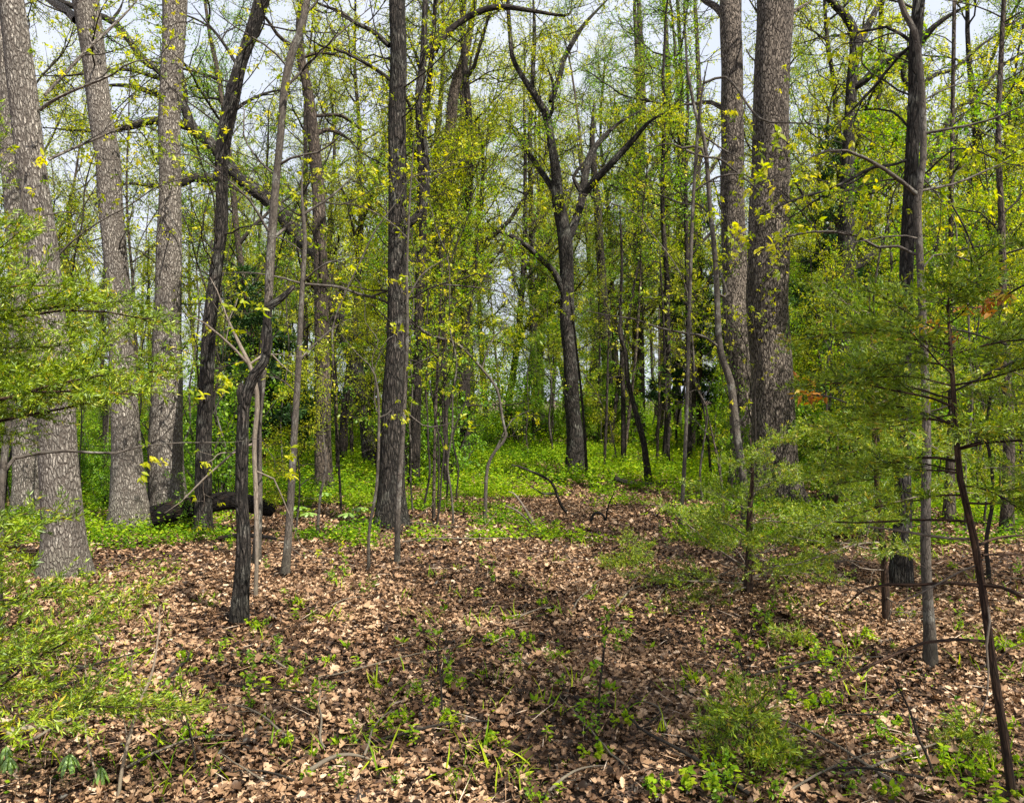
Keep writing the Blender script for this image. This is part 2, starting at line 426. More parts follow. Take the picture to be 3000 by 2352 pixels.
def build_litter():
    # lobed oak leaf outline (u along, v across)
    o1 = np.array([(0, .0), (.12, .12), (.24, .30), (.34, .22), (.47, .42), (.57, .29), (.70, .38), (.80, .25), (.90, .20), (1, 0)])
    out = np.vstack([o1, [(u, -v) for u, v in o1[-2:0:-1]]])
    o2 = np.array([(0, 0), (.2, .28), (.5, .40), (.8, .28), (1, 0), (.8, -.28), (.5, -.40), (.2, -.28)])
    o3 = np.array([(0, 0), (.45, .38), (1, 0), (.5, -.38)])
    Vs, P3, P4, Rn = [], [], [], []
    off = 0
    zones = [(out, 70000, 2.0, 7.5, .044), (o2, 70000, 2.0, 7.5, .028), (o2, 170000, 7.5, 16, .044), (o3, 85000, 16, 36, .085)]
    for shape, N, y0, y1, size in zones:
        xy = wedge(N, y0, y1)
        dens = vnoise(xy[:, 0], xy[:, 1], 1.1, 2)
        N = len(xy)
        L = size * R.uniform(.35, 1.25, N) * (1 + .5 * (R.uniform(size=N) < .08))
        az = R.uniform(0, 2 * math.pi, N)
        tl = R.normal(0, .27, N); rl = R.normal(0, .27, N)
        cu = R.normal(0.4, .5, N); cv = R.normal(0.5, .7, N)
        k = len(shape)
        c = np.array([.5, 0.0])
        loc = np.vstack([shape, c])                        # fan centre
        u = (loc[:, 0] - .5)[None] * L[:, None] * np.ones((N, 1)); v = loc[:, 1][None] * L[:, None] * R.uniform(.55, 1.2, N)[:, None]
        jit = R.normal(0, .03, u.shape) * L[:, None]; u = u + jit * (k < 30); 
        z = (cu[:, None] * (loc[:, 0] - .5)[None] ** 2 * 1.2 + cv[:, None] * (loc[:, 1])[None] ** 2 * 2.0) * L[:, None] + R.normal(0, .03, u.shape) * L[:, None]
        # tilt
        x1 = u * np.cos(tl)[:, None] - z * np.sin(tl)[:, None]; z1 = u * np.sin(tl)[:, None] + z * np.cos(tl)[:, None]
        y1_ = v * np.cos(rl)[:, None] - z1 * np.sin(rl)[:, None]; z2 = v * np.sin(rl)[:, None] + z1 * np.cos(rl)[:, None]
        X = xy[:, :1] + x1 * np.cos(az)[:, None] - y1_ * np.sin(az)[:, None]
        Y = xy[:, 1:] + x1 * np.sin(az)[:, None] + y1_ * np.cos(az)[:, None]
        zb = gz(xy[:, 0], xy[:, 1]) + .008 + R.uniform(0, .035, N) + np.abs(np.sin(tl)) * L * .35
        Z = zb[:, None] + z2
        V = np.stack([X, Y, Z], -1).reshape(-1, 3)
        i = np.arange(N)[:, None] * (k + 1)
        a = np.arange(k)
        tri = np.stack([a, (a + 1) % k, np.full(k, k)], -1)
        P3.append((i[:, :, None] + tri[None]).reshape(-1, 3) + off)
        off += len(V); Vs.append(V)
        tone = np.clip(R.normal(.47, .27, N) - .22 * (dens < .36), 0, .92 + .08 * (R.uniform(size=N) < .02))
        Rn.append(np.repeat(tone, k + 1))
    o = mesh_obj('leaf_litter', np.concatenate(Vs), [np.concatenate(P3)], M['litter'], attrs={'rnd': np.concatenate(Rn)})
    tag(o, 'dry brown oak leaves covering the forest floor', 'leaf litter', kind='stuff')
build_litter()

def build_twig_litter():
    LV = Leaves()
    for N, y0, y1, w in [(8000, 2, 8, .004), (9000, 8, 18, .008)]:
        xy = wedge(N, y0, y1); a = R.uniform(0, 3.14, N); L = R.uniform(.05, .3, N) * R.uniform(.4, 1, N)
        p = np.column_stack([xy, gz(xy[:, 0], xy[:, 1]) + R.uniform(.03, .06, N)])
        LV.add(p, np.stack([np.cos(a), np.sin(a), R.normal(0, .15, N)], -1), L, np.full(N, w), np.clip(R.normal(.5, .35, N), 0, 1))
    o = LV.build('twig_litter', M['litter'], fold=.8, droop=.1); tag(o, 'fine broken twigs strewn over the dead leaves', 'twig litter', kind='stuff')
build_twig_litter()

def sprigs(N, xy, hr, kl, ls, stems=True):
    """many small upright sprouts; returns leaves + stem tubes"""
    LV = Leaves()
    h = R.uniform(*hr, N) * R.uniform(.5, 1, N)
    z0 = gz(xy[:, 0], xy[:, 1])
    for j in range(kl):
        f = .35 + .65 * j / max(1, kl - 1)
        a = R.uniform(0, 6.28, N)
        p = np.stack([xy[:, 0] + R.normal(0, .03, N), xy[:, 1] + R.normal(0, .03, N), z0 + h * f], -1)
        d = np.stack([np.cos(a), np.sin(a), R.uniform(-.1, .6, N)], -1)
        L = ls * R.uniform(.6, 1.3, N)
        LV.add(p, d, L, L * .55, np.clip(R.normal(.45, .25, N) + .55 * (vnoise(xy[:, 0], xy[:, 1], .7, 11) - .5), 0, 1))
    return LV

def build_undergrowth():
    LV = Leaves()
    for N, y0, y1, hr, kl, ls, bias in [(5500, 3.0, 10.5, (.03, .16), 5, .026, .58), (22000, 8.6, 14, (.06, .30), 8, .045, .38), (34000, 13, 26, (.1, .5), 8, .06, .30), (24000, 26, 60, (.2, 1.0), 9, .14, .1)]:
        xy = wedge(N, y0, y1)
        d = vnoise(xy[:, 0], xy[:, 1], .9, 5) * .6 + vnoise(xy[:, 0], xy[:, 1], 2.6, 9) * .4
        px = CX + xy[:, 0] / xy[:, 1] * F
        path = np.exp(-((px - 1750) / 380) ** 2) * np.clip((15.0 - xy[:, 1]) / 4, 0, 1) * .42   # the leafy brown clearing in the middle
        path += np.exp(-((px - 800) / 300) ** 2) * np.clip((11.5 - xy[:, 1]) / 3, 0, 1) * .3
        k = d > bias + path
        xy = xy[k]
        l = sprigs(len(xy), xy, hr, kl, ls)
        LV.p += l.p; LV.d += l.d; LV.L += l.L; LV.w += l.w; LV.r += l.r
    o = LV.build('undergrowth', M['ground_green'])
    tag(o, 'low green ground cover spreading between the trunks', 'undergrowth', kind='stuff')
build_undergrowth()

def build_grass():
    LV = Leaves()
    for c in range(150):
        px, py = R.uniform(0, 3000), R.uniform(1500, 2340)
        if R.uniform() < .5: px, py = R.choice([350, 1050, 1500, 2300, 2900]) + R.normal(0, 160), R.uniform(1700, 2340)
        d = CH * F / (py - HY); x = (px - CX) / F * d
        n = int(R.integers(5, 18))
        p = np.stack([x + R.normal(0, .05, n), d + R.normal(0, .05, n)], -1); p = np.column_stack([p, gz(p[:, 0], p[:, 1])])
        D = np.stack([R.normal(0, .5, n), R.normal(0, .5, n), np.ones(n)], -1)
        L = R.uniform(.05, .16, n); LV.add(p, D, L, L * .06, R.uniform(.3, 1, n))
    o = LV.build('grass', M['ground_green'], kind='ovate', droop=.6)
    tag(o, 'thin green grass blades poking through the dead leaves', 'grass', kind='stuff')
build_grass()

# ------------------------------------------------------------------ traced trees
UND = [dict(per_m=3.6, t0=.12, L=.8, ang=(28, 62), flat=.5, seg=8, up=.0, wig=.2, rmin=.0022, leaf=1, apts=1, rel=.8),
       dict(n=4, t0=.2, L=.28, ang=(30, 60), flat=.5, seg=4, apts=1, wig=.22, rmin=.0016)]
LIMB = [dict(per_m=1.7, t0=.08, L=1.3, ang=(35, 70), seg=7, up=.05, wig=.2, rmin=.004, rel=.8),
        dict(n=5, t0=.15, L=.6, ang=(30, 65), seg=5, up=.05, wig=.2, rmin=.003, leaf=1, apts=2),
        dict(n=2, t0=.3, L=.28, ang=(30, 60), seg=4, up=.02, wig=.2, rmin=.0025, apts=2)]
CROWN = [dict(n=8, t0=.12, L=4.2, ang=(35, 75), seg=9, up=.07, wig=.15, rk=.016, rmin=.012, tap=.6),
         dict(n=7, t0=.15, L=1.8, ang=(30, 65), seg=6, up=.05, wig=.2, rmin=.007, tap=.4),
         dict(n=4, t0=.2, L=.7, ang=(30, 60), seg=4, up=.03, wig=.2, rmin=.004, apts=3)]

def path3(pts, d, dd=0.0, n=None):
    A = np.array([list(W(x, y, d)) + [w / F * d / 2] for x, y, w in pts])
    k = len(A)
    if dd:
        t = np.linspace(0, 1, k)
        for i in range(k):
            di = d + dd * t[i]
            A[i, :3] = W(pts[i][0], pts[i][1], di); A[i, 3] = pts[i][2] / F * di / 2
    L = np.linalg.norm(np.diff(A[:, :3], axis=0), axis=1).sum()
    n = n or int(max(6, min(60, L / .12)))
    Q = smooth_path(A, n); Q[:, 3] = np.maximum(Q[:, 3], .0015)
    return Q

def traced(name, label, cat, mat, d, trunk, limbs=(), top=0, twigs=UND, trunk_twigs=None, leafm='leaf_yellow', lk=3, lL=.06, group=None,
           crown=CROWN, lmul=1.25, lump=.05, flare=True, limbcfg=None, bare=False, limbmat=None, dd=0, crown_leaf=True):
    """trunk: (px,py,width) from the ground up, photo pixels, standing d metres away"""
    if mat == M['oak_grey']: trunk = [(x, y, w * .9) for x, y, w in trunk]
    A = path3(trunk, d, dd)
    b = A[0, :3].copy(); b[2] = float(gz(b[0], b[1]))
    A[0, 2] = b[2] - .12
    if flare:
        h = A[:, 2] - b[2]
        A[:, 3] *= 1 + .35 * np.exp(-np.clip(h, 0, None) / .13)
    t = thing(name, label, cat, b, group)
    def thick(c): return [dict(q, rmin=max(q.get('rmin', .002), .00042 * d * (1 if i == 0 else .75))) for i, q in enumerate(c)]
    twigs = thick(twigs); trunk_twigs = thick(trunk_twigs) if trunk_twigs else None; limbcfg = thick(limbcfg) if limbcfg else None
    if not top and trunk[-1][1] > 20 and name != 'broken_tree':
        A[-6:, 3] *= np.linspace(1, .25, 6)
    if top:
        p = A[-1, :3]; dirn = norm((A[-1, :3] - A[-4, :3]) + np.array([0, 0, .3 * np.linalg.norm(A[-1, :3] - A[-4, :3])]))
        H = top - p[2]; n = 14
        ext = wander(p, dirn, H, n, .05, .05)[1:]
        er = np.linspace(A[-1, 3] * .96, A[-1, 3] * .25, n)
        A2 = np.column_stack([ext, er]); full = np.vstack([A, A2])
    else: full, A2 = A, None
    T = Tubes(); T.add(full[:, :3], full[:, 3], lump=lump); T.build('trunk', mat, t, b)
    anc = []; TB = Tubes()
    if A2 is not None:
        s = np.vstack([A[-1:], A2]); anc2 = []
        sprout(TB, anc2, s[:, :3], s[:, 3], 0, crown)
        LV = Leaves(); p_, d_ = split_anchors(anc2)
        if crown_leaf:
            clusters(LV, p_, d_, 3, .055, .5, droop=.4, off=.05)
            LV.build('crown', M[leafm], t, b)
    if trunk_twigs:
        sprout(TB, anc, A[:, :3], A[:, 3], 0, trunk_twigs)
    for lb in limbs:
        pts, ldd = lb[0], (lb[1] if len(lb) > 1 else 0)
        # begin at the depth of the trunk
        Q = path3(pts, d, ldd); m6 = max(3, len(Q) // 2); Q[-m6:, 3] *= np.linspace(1, .35, m6); LT = Tubes(); LT.add(Q[:, :3], Q[:, 3], lump=.04, sides=None)
        LT.build('limb', limbmat or mat, t, b)
        sprout(TB, anc, Q[:, :3], Q[:, 3], 0, limbcfg or twigs)
    tw = TB.build('twigs', mat if mat == M['pale'] else M['twig'], t, b)
    if tw: tw['kind'] = 'stuff'
    if not bare and anc:
        LV = Leaves(); p_, d_ = split_anchors(anc)
        clusters(LV, p_, d_, lk + 5, lL * .78, .42, off=.01 if d < 12 else .03, tone=.58, droop=.5)
        LV.build('foliage', M[leafm], t, b, kind='ovate' if d < 9 else 'kite')
    return t

EPI = [dict(per_m=2.6, t0=.25, L=1.2, ang=(50, 85), seg=8, up=.02, wig=.2, rk=.008, rmin=.003, tap=0),
       dict(n=4, t0=.3, L=.25, ang=(30, 60), seg=4, up=.0, wig=.2, rmin=.0016, apts=2)]
EPI2 = [dict(per_m=4.4, t0=.22, L=1.5, ang=(50, 85), seg=8, up=.02, wig=.2, rk=.007, rmin=.0038, tap=0),
        dict(n=4, t0=.3, L=.3, ang=(30, 60), seg=4, up=.0, wig=.2, rmin=.002, apts=2)]

OAK, TREE, SAP = 'tree', 'tree', 'sapling'
# --- the big trunks at the left
traced('oak_tree', 'big pale grey oak trunk leaning left near the left edge, half hidden by cedar sprays', OAK, M['oak_grey'], 7.2,
       [(190, 1685, 150), (184, 1540, 128), (170, 1320, 118), (159, 1115, 112), (130, 800, 92), (103, 560, 84), (70, 300, 84), (32, 0, 76)],
       [([(117, 322, 12), (164, 290, 10), (234, 258, 8), (328, 220, 7), (375, 187, 6), (445, 173, 5), (515, 165, 4)], -.4),
        ([(131, 280, 10), (187, 220, 10), (262, 140, 11), (328, 80, 10), (384, 23, 9), (420, -20, 7)], .6),
        ([(141, 468, 10), (211, 436, 8), (281, 407, 7), (351, 375, 6), (420, 350, 4)], .5)], top=14, leafm='leaf_yellow')
traced('oak_tree', 'grey oak trunk standing just behind and left of the leftmost big leaning oak', OAK, M['oak_grey'], 10.5,
       [(84, 1490, 95), (76, 1350, 78), (70, 1100, 72), (55, 800, 62), (40, 600, 56), (20, 300, 50), (0, 0, 46)], top=15)
traced('oak_tree', 'pale grey oak with gently curving trunk, left one of the straight pale pair', OAK, M['oak_grey'], 9.95,
       [(382, 1545, 128), (375, 1409, 105), (368, 1268, 90), (362, 1128, 83), (354, 987, 74), (345, 850, 71), (335, 703, 70), (322, 562, 73), (314, 468, 74), (299, 375, 73), (283, 234, 71), (265, 94, 78), (250, 0, 84)],
       [([(225, 60, 26), (190, 28, 24), (150, 5, 22), (100, -30, 18)], 1)], top=16, trunk_twigs=EPI)
traced('oak_tree', 'straight pale grey oak with lit right side, right one of the straight pale pair', OAK, M['oak_grey'], 10.3,
       [(500, 1530, 122), (489, 1409, 112), (487, 1268, 104), (487, 1128, 98), (490, 987, 90), (493, 850, 82), (496, 703, 76), (498, 562, 66), (496, 375, 67), (502, 234, 67), (508, 140, 70), (510, 0, 80)],
       [], top=16, trunk_twigs=EPI)
traced('crooked_tree', 'dark lichened crooked trunk winding upward just right of the two pale oaks', TREE, M['oak_dark'], 9.5,
       [(594, 1560, 50), (596, 1362, 45), (604, 1128, 41), (611, 987, 40), (620, 894, 38), (639, 750, 35), (651, 656, 35), (650, 562, 35), (650, 468, 38), (662, 375, 42), (681, 281, 42), (705, 187, 34), (740, 94, 38), (768, 0, 42)],
       [([(668, 340, 12), (720, 300, 10), (790, 270, 8), (860, 262, 6)], .5), ([(700, 200, 10), (650, 120, 9), (600, 60, 7), (560, 10, 5)], .6)], top=14, trunk_twigs=EPI2)
traced('leaning_tree', 'leaning tree bending far to the left with long dark horizontal limbs', TREE, M['oak_dark'], 18.9,
       [(1085, 1372, 46), (1075, 1250, 42), (1050, 1120, 42), (1020, 1000, 42), (964, 854, 46), (930, 750, 48), (881, 700, 47), (796, 595, 43), (740, 552, 38), (688, 506, 36), (618, 422, 34), (562, 370, 30), (534, 300, 25), (470, 210, 22), (422, 178, 20), (337, 70, 18), (240, 30, 17), (140, -10, 15)],
       [([(562, 372, 28), (500, 358, 26), (440, 355, 23), (375, 372, 20), (262, 384, 14), (126, 374, 9)], -.5),
        ([(665, 520, 26), (600, 522, 26), (562, 520, 26), (530, 538, 22), (450, 545, 16), (375, 538, 12), (300, 560, 7)], -1),
        ([(535, 310, 20), (468, 282, 17), (400, 257, 15), (330, 250, 12), (250, 262, 8)], 1),
        ([(500, 240, 16), (440, 222, 13), (380, 205, 11), (300, 208, 8), (200, 222, 8), (100, 222, 6)], 0),
        ([(545, 300, 14), (540, 240, 10), (530, 190, 8), (545, 130, 6)], 0),
        ([(345, 85, 12), (330, 60, 9), (350, 30, 8), (365, -10, 7)], .5)],
       limbcfg=LIMB, lk=3, lL=.08, dd=0)
traced('broken_tree', 'near dark broken trunk with a jagged stub and a dead top bent to the right', 'dead tree', M['oak_dark'], 5.7,
       [(700, 1818, 52), (703, 1750, 46), (712, 1596, 42), (707, 1456, 38), (710, 1315, 38), (713, 1221, 36), (722, 1160, 35), (745, 1100, 32), (768, 1070, 30), (785, 1030, 27), (783, 960, 25), (782, 908, 25), (800, 888, 22), (825, 873, 20), (862, 838, 13)],
       [([(714, 1180, 34), (708, 1150, 33), (707, 1122, 30)], 0)], twigs=[dict(n=1, t0=.5, L=.1, ang=(40, 60))], bare=True, lump=.12)
traced('slender_tree', 'slender smooth grey tree rising behind the broken dark trunk and leaning right at the top', TREE, M['smooth'], 7.8,
       [(752, 1640, 24), (757, 1480, 22), (757, 1250, 20), (765, 1150, 20), (778, 1000, 22), (785, 900, 24), (790, 800, 25), (796, 703, 26), (806, 562, 24), (815, 468, 22), (824, 375, 22), (834, 258, 23), (857, 150, 24), (880, 94, 22), (899, 0, 20)],
       [([(808, 692, 11), (870, 640, 9), (950, 590, 7), (1000, 550, 6), (1060, 490, 4)], .4),
        ([(820, 482, 9), (862, 460, 7), (937, 445, 6), (983, 410, 5), (1030, 370, 3)], -.4),
        ([(795, 690, 9), (770, 650, 8), (735, 590, 7), (700, 556, 6), (660, 520, 5), (600, 470, 4), (520, 450, 4), (400, 462, 3), (330, 470, 3)], -.6),
        ([(832, 262, 9), (937, 155, 7), (1000, 94, 6), (1090, 20, 5)], .3),
        ([(872, 110, 12), (880, 60, 9), (925, 10, 8), (960, -40, 7)], 0),
        ([(845, 200, 7), (800, 150, 6), (740, 110, 5), (660, 60, 4), (600, 10, 3)], -.5),
        ([(812, 520, 7), (760, 470, 6), (715, 400, 5), (712, 310, 4), (650, 260, 3)], .4)], top=9, crown=CROWN[1:])
traced('pale_sapling', 'pale forked sapling with bare twigs standing in front of the dark broken trunk', SAP, M['pale'], 6.4,
       [(748, 1745, 12), (752, 1640, 12), (750, 1456, 14), (745, 1300, 14), (754, 1200, 14), (750, 1130, 13), (731, 1068, 12), (702, 1010, 11), (665, 930, 9), (640, 860, 8), (615, 812, 6)],
       [([(728, 1066, 9), (660, 995, 8), (632, 975, 7), (590, 940, 6), (540, 917, 4), (480, 920, 2)], -.3),
        ([(731, 1068, 8), (770, 1042, 8), (800, 1040, 6), (830, 1075, 4), (880, 1110, 3)], .2),
        ([(742, 1300, 8), (702, 1310, 8), (655, 1352, 7), (585, 1413, 6), (548, 1456, 5), (482, 1503, 3)], -.3),
        ([(750, 1380, 6), (800, 1400, 5), (832, 1470, 4), (860, 1540, 3), (880, 1600, 2)], .2)], lk=3, lL=.045, twigs=[dict(UND[0], per_m=2.0), UND[1]])
traced('slender_tree', 'thin straight grey stem between the broken trunk and the furrowed centre-left trunk', SAP, M['smooth'], 7.1,
       [(834, 1700, 26), (843, 1600, 22), (852, 1456, 21), (862, 1268, 20), (874, 1080, 18), (885, 850, 15), (893, 700, 12), (884, 560, 9), (890, 450, 6)],
       [([(875, 1060, 6), (920, 1010, 5), (990, 950, 4), (1040, 930, 3)], .4), ([(870, 1150, 5), (820, 1110, 4), (760, 1100, 3)], .3),
        ([(885, 830, 6), (940, 780, 5), (1000, 760, 4), (1100, 755, 3)], -.3), ([(890, 740, 5), (830, 700, 4), (770, 690, 3)], .3)])
traced('oak_tree', 'brown grey trunk with pale lower bark behind the thin straight grey stem', TREE, M['brown'], 13.6,
       [(950, 1445, 54), (946, 1315, 48), (946, 1221, 45), (945, 1081, 42), (940, 850, 42), (938, 703, 40), (932, 562, 36), (920, 421, 33), (905, 281, 28), (882, 170, 25), (878, 60, 22), (890, 0, 20)],
       [([(918, 400, 14), (960, 380, 12), (1000, 395, 10), (1040, 420, 8)], .5), ([(925, 340, 10), (1000, 340, 10), (1060, 380, 9), (1094, 375, 7)], 1),
        ([(880, 150, 12), (820, 110, 11), (770, 45, 8), (700, 20, 6)], -.6), ([(885, 170, 9), (940, 155, 9), (1010, 170, 7), (1090, 200, 5)], 0)], top=15, limbcfg=LIMB, trunk_twigs=EPI)
traced('oak_tree', 'dark deeply furrowed trunk standing alone left of centre with bare twigs crossing it', TREE, M['oak_dark'], 9.8,
       [(1148, 1548, 95), (1146, 1409, 78), (1150, 1268, 72), (1155, 1128, 64), (1160, 987, 56), (1163, 796, 53), (1165, 562, 52), (1163, 375, 51), (1167, 187, 49), (1164, 0, 48)],
       [([(1180, 672, 26), (1234, 620, 22), (1250, 560, 20), (1246, 450, 20), (1226, 300, 20), (1237, 180, 21), (1243, 90, 20), (1244, -20, 19)], .8),
        ([(1150, 240, 12), (1100, 203, 12), (1047, 173, 9), (1000, 150, 8), (930, 130, 6), (860, 70, 5)], -.4),
        ([(1140, 135, 16), (1094, 94, 14), (1037, 66, 12), (1000, 37, 11), (935, 12, 10), (880, -20, 9)], .7)],
       top=15, trunk_twigs=EPI2, limbcfg=LIMB)
traced('forked_tree', 'dark trunk behind the furrowed one, its limb arching right along the top of the view', TREE, M['dark'], 14.5,
       [(1214, 1420, 34), (1218, 1200, 30), (1226, 1000, 28), (1232, 800, 26), (1240, 600, 24), (1232, 420, 22), (1228, 300, 22), (1240, 180, 21), (1243, 90, 18), (1246, -10, 16)],
       [([(1240, 170, 21), (1281, 131, 20), (1328, 80, 18), (1398, 37, 17), (1468, 21, 16), (1562, 33, 15), (1656, 47, 13), (1672, 30, 11), (1676, -10, 9)], .5)],
       limbcfg=LIMB, trunk_twigs=EPI)
traced('oak_tree', 'brown trunk of middling thickness right behind the furrowed one, fading into yellow leaves', TREE, M['brown'], 22.5,
       [(1284, 1333, 50), (1285, 1128, 46), (1290, 987, 46), (1293, 796, 48), (1300, 703, 46), (1310, 562, 40), (1320, 375, 34), (1335, 250, 30), (1370, 130, 22), (1390, 0, 16)],
       [([(1310, 520, 16), (1360, 480, 14), (1410, 440, 12), (1428, 400, 10), (1450, 330, 8), (1470, 290, 6)], 1)], limbcfg=LIMB, trunk_twigs=EPI, top=17)
traced('oak_tree', 'dark straight trunk seen left of the forked centre tree above bright undergrowth', TREE, M['dark'], 25,
       [(1375, 1312, 38), (1375, 1128, 32), (1370, 987, 31), (1366, 800, 31), (1362, 703, 27), (1360, 562, 22), (1358, 375, 18), (1358, 100, 16), (1360, 0, 14)], [], trunk_twigs=EPI, top=17)
traced('slender_tree', 'thin dark trunk directly left of the forked centre tree', TREE, M['dark'], 29,
       [(1570, 1297, 24), (1567, 1128, 20), (1563, 987, 18), (1559, 800, 18), (1556, 600, 16), (1552, 400, 13), (1560, 250, 10)],
       [([(1560, 690, 10), (1580, 650, 9), (1610, 615, 7)], 0)], trunk_twigs=EPI)
traced('forked_tree', 'dark oak in the centre forking low into spreading limbs above the green undergrowth', TREE, M['oak_dark'], 17,
       [(1688, 1390, 66), (1684, 1268, 49), (1676, 1175, 45), (1670, 1034, 44), (1663, 940, 43), (1661, 850, 38), (1660, 796, 40), (1656, 705, 42), (1645, 640, 40), (1634, 580, 37), (1628, 500, 30), (1612, 400, 24), (1602, 340, 24), (1580, 300, 21), (1556, 262, 18), (1530, 225, 15), (1502, 170, 13), (1494, 100, 12), (1487, -10, 12)],
       [([(1664, 700, 24), (1685, 650, 24), (1703, 590, 22), (1712, 530, 22), (1725, 470, 22), (1745, 430, 20), (1790, 380, 17), (1830, 350, 14), (1890, 318, 10)], 1.2),
        ([(1710, 570, 22), (1738, 535, 21), (1790, 480, 20), (1855, 410, 17), (1900, 360, 13), (1950, 328, 11), (1990, 290, 7)], -.8),
        ([(1558, 265, 14), (1562, 190, 13), (1566, 100, 12), (1562, 0, 10), (1560, -30, 9)], .4),
        ([(1614, 300, 16), (1640, 225, 15), (1656, 165, 15), (1703, 84, 14), (1750, 30, 12), (1800, -20, 9)], .6),
        ([(1606, 350, 12), (1618, 320, 9), (1622, 250, 8), (1600, 190, 6)], -.5),
        ([(1655, 870, 20), (1625, 800, 18), (1585, 760, 16), (1539, 717, 15), (1492, 689, 14), (1445, 675, 12), (1398, 665, 10), (1318, 670, 6)], -.8),
        ([(1640, 600, 20), (1610, 540, 18), (1570, 480, 16), (1530, 420, 14), (1480, 350, 9)], .8),
        ([(1700, 560, 14), (1680, 520, 10), (1700, 490, 10), (1715, 470, 8)], 0)],
       limbcfg=LIMB, lk=4, lL=.075, top=13, crown=CROWN[1:], trunk_twigs=[dict(EPI2[0], t0=.55), EPI2[1]])
traced('oak_tree', 'dark trunk right of the forked centre tree, doubled by a thinner one beside it', TREE, M['dark'], 27,
       [(1783, 1305, 40), (1782, 1290, 34), (1780, 1128, 32), (1772, 940, 29), (1762, 800, 26), (1750, 600, 22), (1735, 420, 16), (1740, 300, 12)],
       [([(1750, 600, 14), (1720, 540, 11), (1700, 480, 9), (1690, 400, 7)], 0)], trunk_twigs=EPI)
traced('sapling', 'straight dark pole sapling left of the curved black one in the clearing', SAP, M['dark'], 19,
       [(1827, 1364, 17), (1826, 1200, 14), (1822, 1034, 12), (1818, 900, 10), (1822, 760, 8), (1815, 600, 5)], [], twigs=UND, trunk_twigs=EPI)
traced('sapling', 'bent black sapling curving like a bow over the brown clearing', SAP, M['dark'], 15,
       [(1901, 1416, 24), (1893, 1350, 20), (1885, 1292, 19), (1866, 1221, 17), (1850, 1160, 14), (1838, 1104, 13), (1833, 1034, 12), (1815, 978, 11), (1818, 930, 8), (1812, 860, 5)], [], trunk_twigs=[dict(EPI[0], t0=.6), EPI[1]])
for px, by, w, mt, lab in [(1868, 1262, 34, 'brown', 'furthest brown trunk behind the bent black sapling'), (1878, 1270, 26, 'brown', 'greyish trunk just right of the bent black sapling, half merged with its neighbour'),
                           (1945, 1266, 30, 'brown', 'brown background trunk left of the thin twin stems by the lake'), (1985, 1275, 24, 'dark', 'dark background trunk standing midway to the twin oaks'),
                           (2020, 1360, 15, 'dark', 'thin dark pole close to the left of the bright gap in the wood'), (2037, 1240, 28, 'brown', 'grey trunk at the bright gap left of the twin oaks')]:
    dd_ = CH * F / (by - HY) if by > 1300 else 30 + (px % 7)
    y0 = HY + CH * F / dd_
    tw = px + (R.uniform(-14, 14))
    traced('oak_tree' if w > 20 else 'slender_tree', lab, TREE, M[mt], dd_, [(px, y0 + 4, w * 1.15), (px - 2, 1128, w), ((px + tw) / 2, 850, w * .9), (tw, 562, w * .75), (tw + 6, 281, w * .55), (tw - 4, 40, w * .4)],
           [([(tw + 2, 560, w * .4), (tw + 40, 500, w * .35), (tw + 80, 430, w * .28), (tw + 95, 350, w * .2)], 1), ([(tw + 1, 450, w * .4), (tw - 40, 400, w * .3), (tw - 70, 330, w * .25), (tw - 80, 250, w * .15)], -1)],
           limbcfg=LIMB, trunk_twigs=EPI2, lL=.08, top=dd_ * .55 + 3)
# --- the oak pair and the trunks around it
traced('oak_tree', 'left and thinner of the twin straight oaks standing close together', OAK, M['oak_brown'], 13.5,
       [(2188, 1445, 100), (2182, 1290, 85), (2172, 1128, 77), (2158, 987, 71), (2151, 796, 70), (2147, 562, 66), (2145, 375, 66), (2144, 187, 63), (2140, 0, 61)],
       [([(2120, 320, 14), (2080, 300, 12), (2030, 305, 10), (1990, 310, 7)], .5), ([(2120, 50, 22), (2095, 20, 20), (2060, 0, 16), (2030, -30, 12)], .8)], top=17, limbcfg=LIMB)
traced('oak_tree', 'thick brown oak with plated bark, right and larger of the twin straight oaks', OAK, M['oak_brown'], 11.9,
       [(2268, 1482, 172), (2268, 1380, 146), (2270, 1292, 132), (2262, 1128, 122), (2252, 987, 118), (2250, 796, 115), (2255, 562, 112), (2259, 375, 106), (2262, 187, 103), (2272, 0, 103)],
       [([(2312, 40, 12), (2350, 20, 10), (2380, 0, 8)], .4)], top=17)
traced('slender_tree', 'smooth grey crooked young tree hugging the left side of the twin oaks', TREE, M['smooth'], 10.2,
       [(2185, 1532, 27), (2178, 1400, 24), (2160, 1290, 23), (2150, 1198, 22), (2140, 1118, 22), (2112, 1034, 20), (2103, 940, 18), (2098, 800, 16), (2090, 700, 14), (2080, 609, 14), (2065, 421, 12), (2037, 328, 10), (2014, 200, 8), (2005, 80, 6)],
       [([(2075, 560, 9), (2070, 480, 8), (2050, 430, 8), (2000, 435, 7), (1960, 420, 5), (1880, 440, 4)], 0),
        ([(2085, 640, 7), (2050, 600, 6), (2000, 598, 6), (1940, 575, 5), (1860, 560, 4)], .4),
        ([(2110, 1020, 8), (2060, 985, 8), (2000, 975, 7), (1930, 960, 6), (1860, 935, 5), (1790, 925, 5), (1700, 905, 4), (1660, 880, 3)], -.5),
        ([(2100, 860, 9), (2130, 870, 8), (2122, 830, 7), (2110, 790, 6)], .2),
        ([(2164, 1245, 7), (2185, 1215, 6), (2200, 1195, 4)], -.1),
        ([(2010, 440, 8), (2060, 460, 7), (2110, 465, 7), (2140, 490, 6), (2190, 530, 6), (2225, 562, 6), (2245, 612, 5)], -.3),
        ([(2062, 400, 6), (2122, 440, 5), (2180, 470, 4)], -.2)], twigs=UND, lL=.065, lk=4)
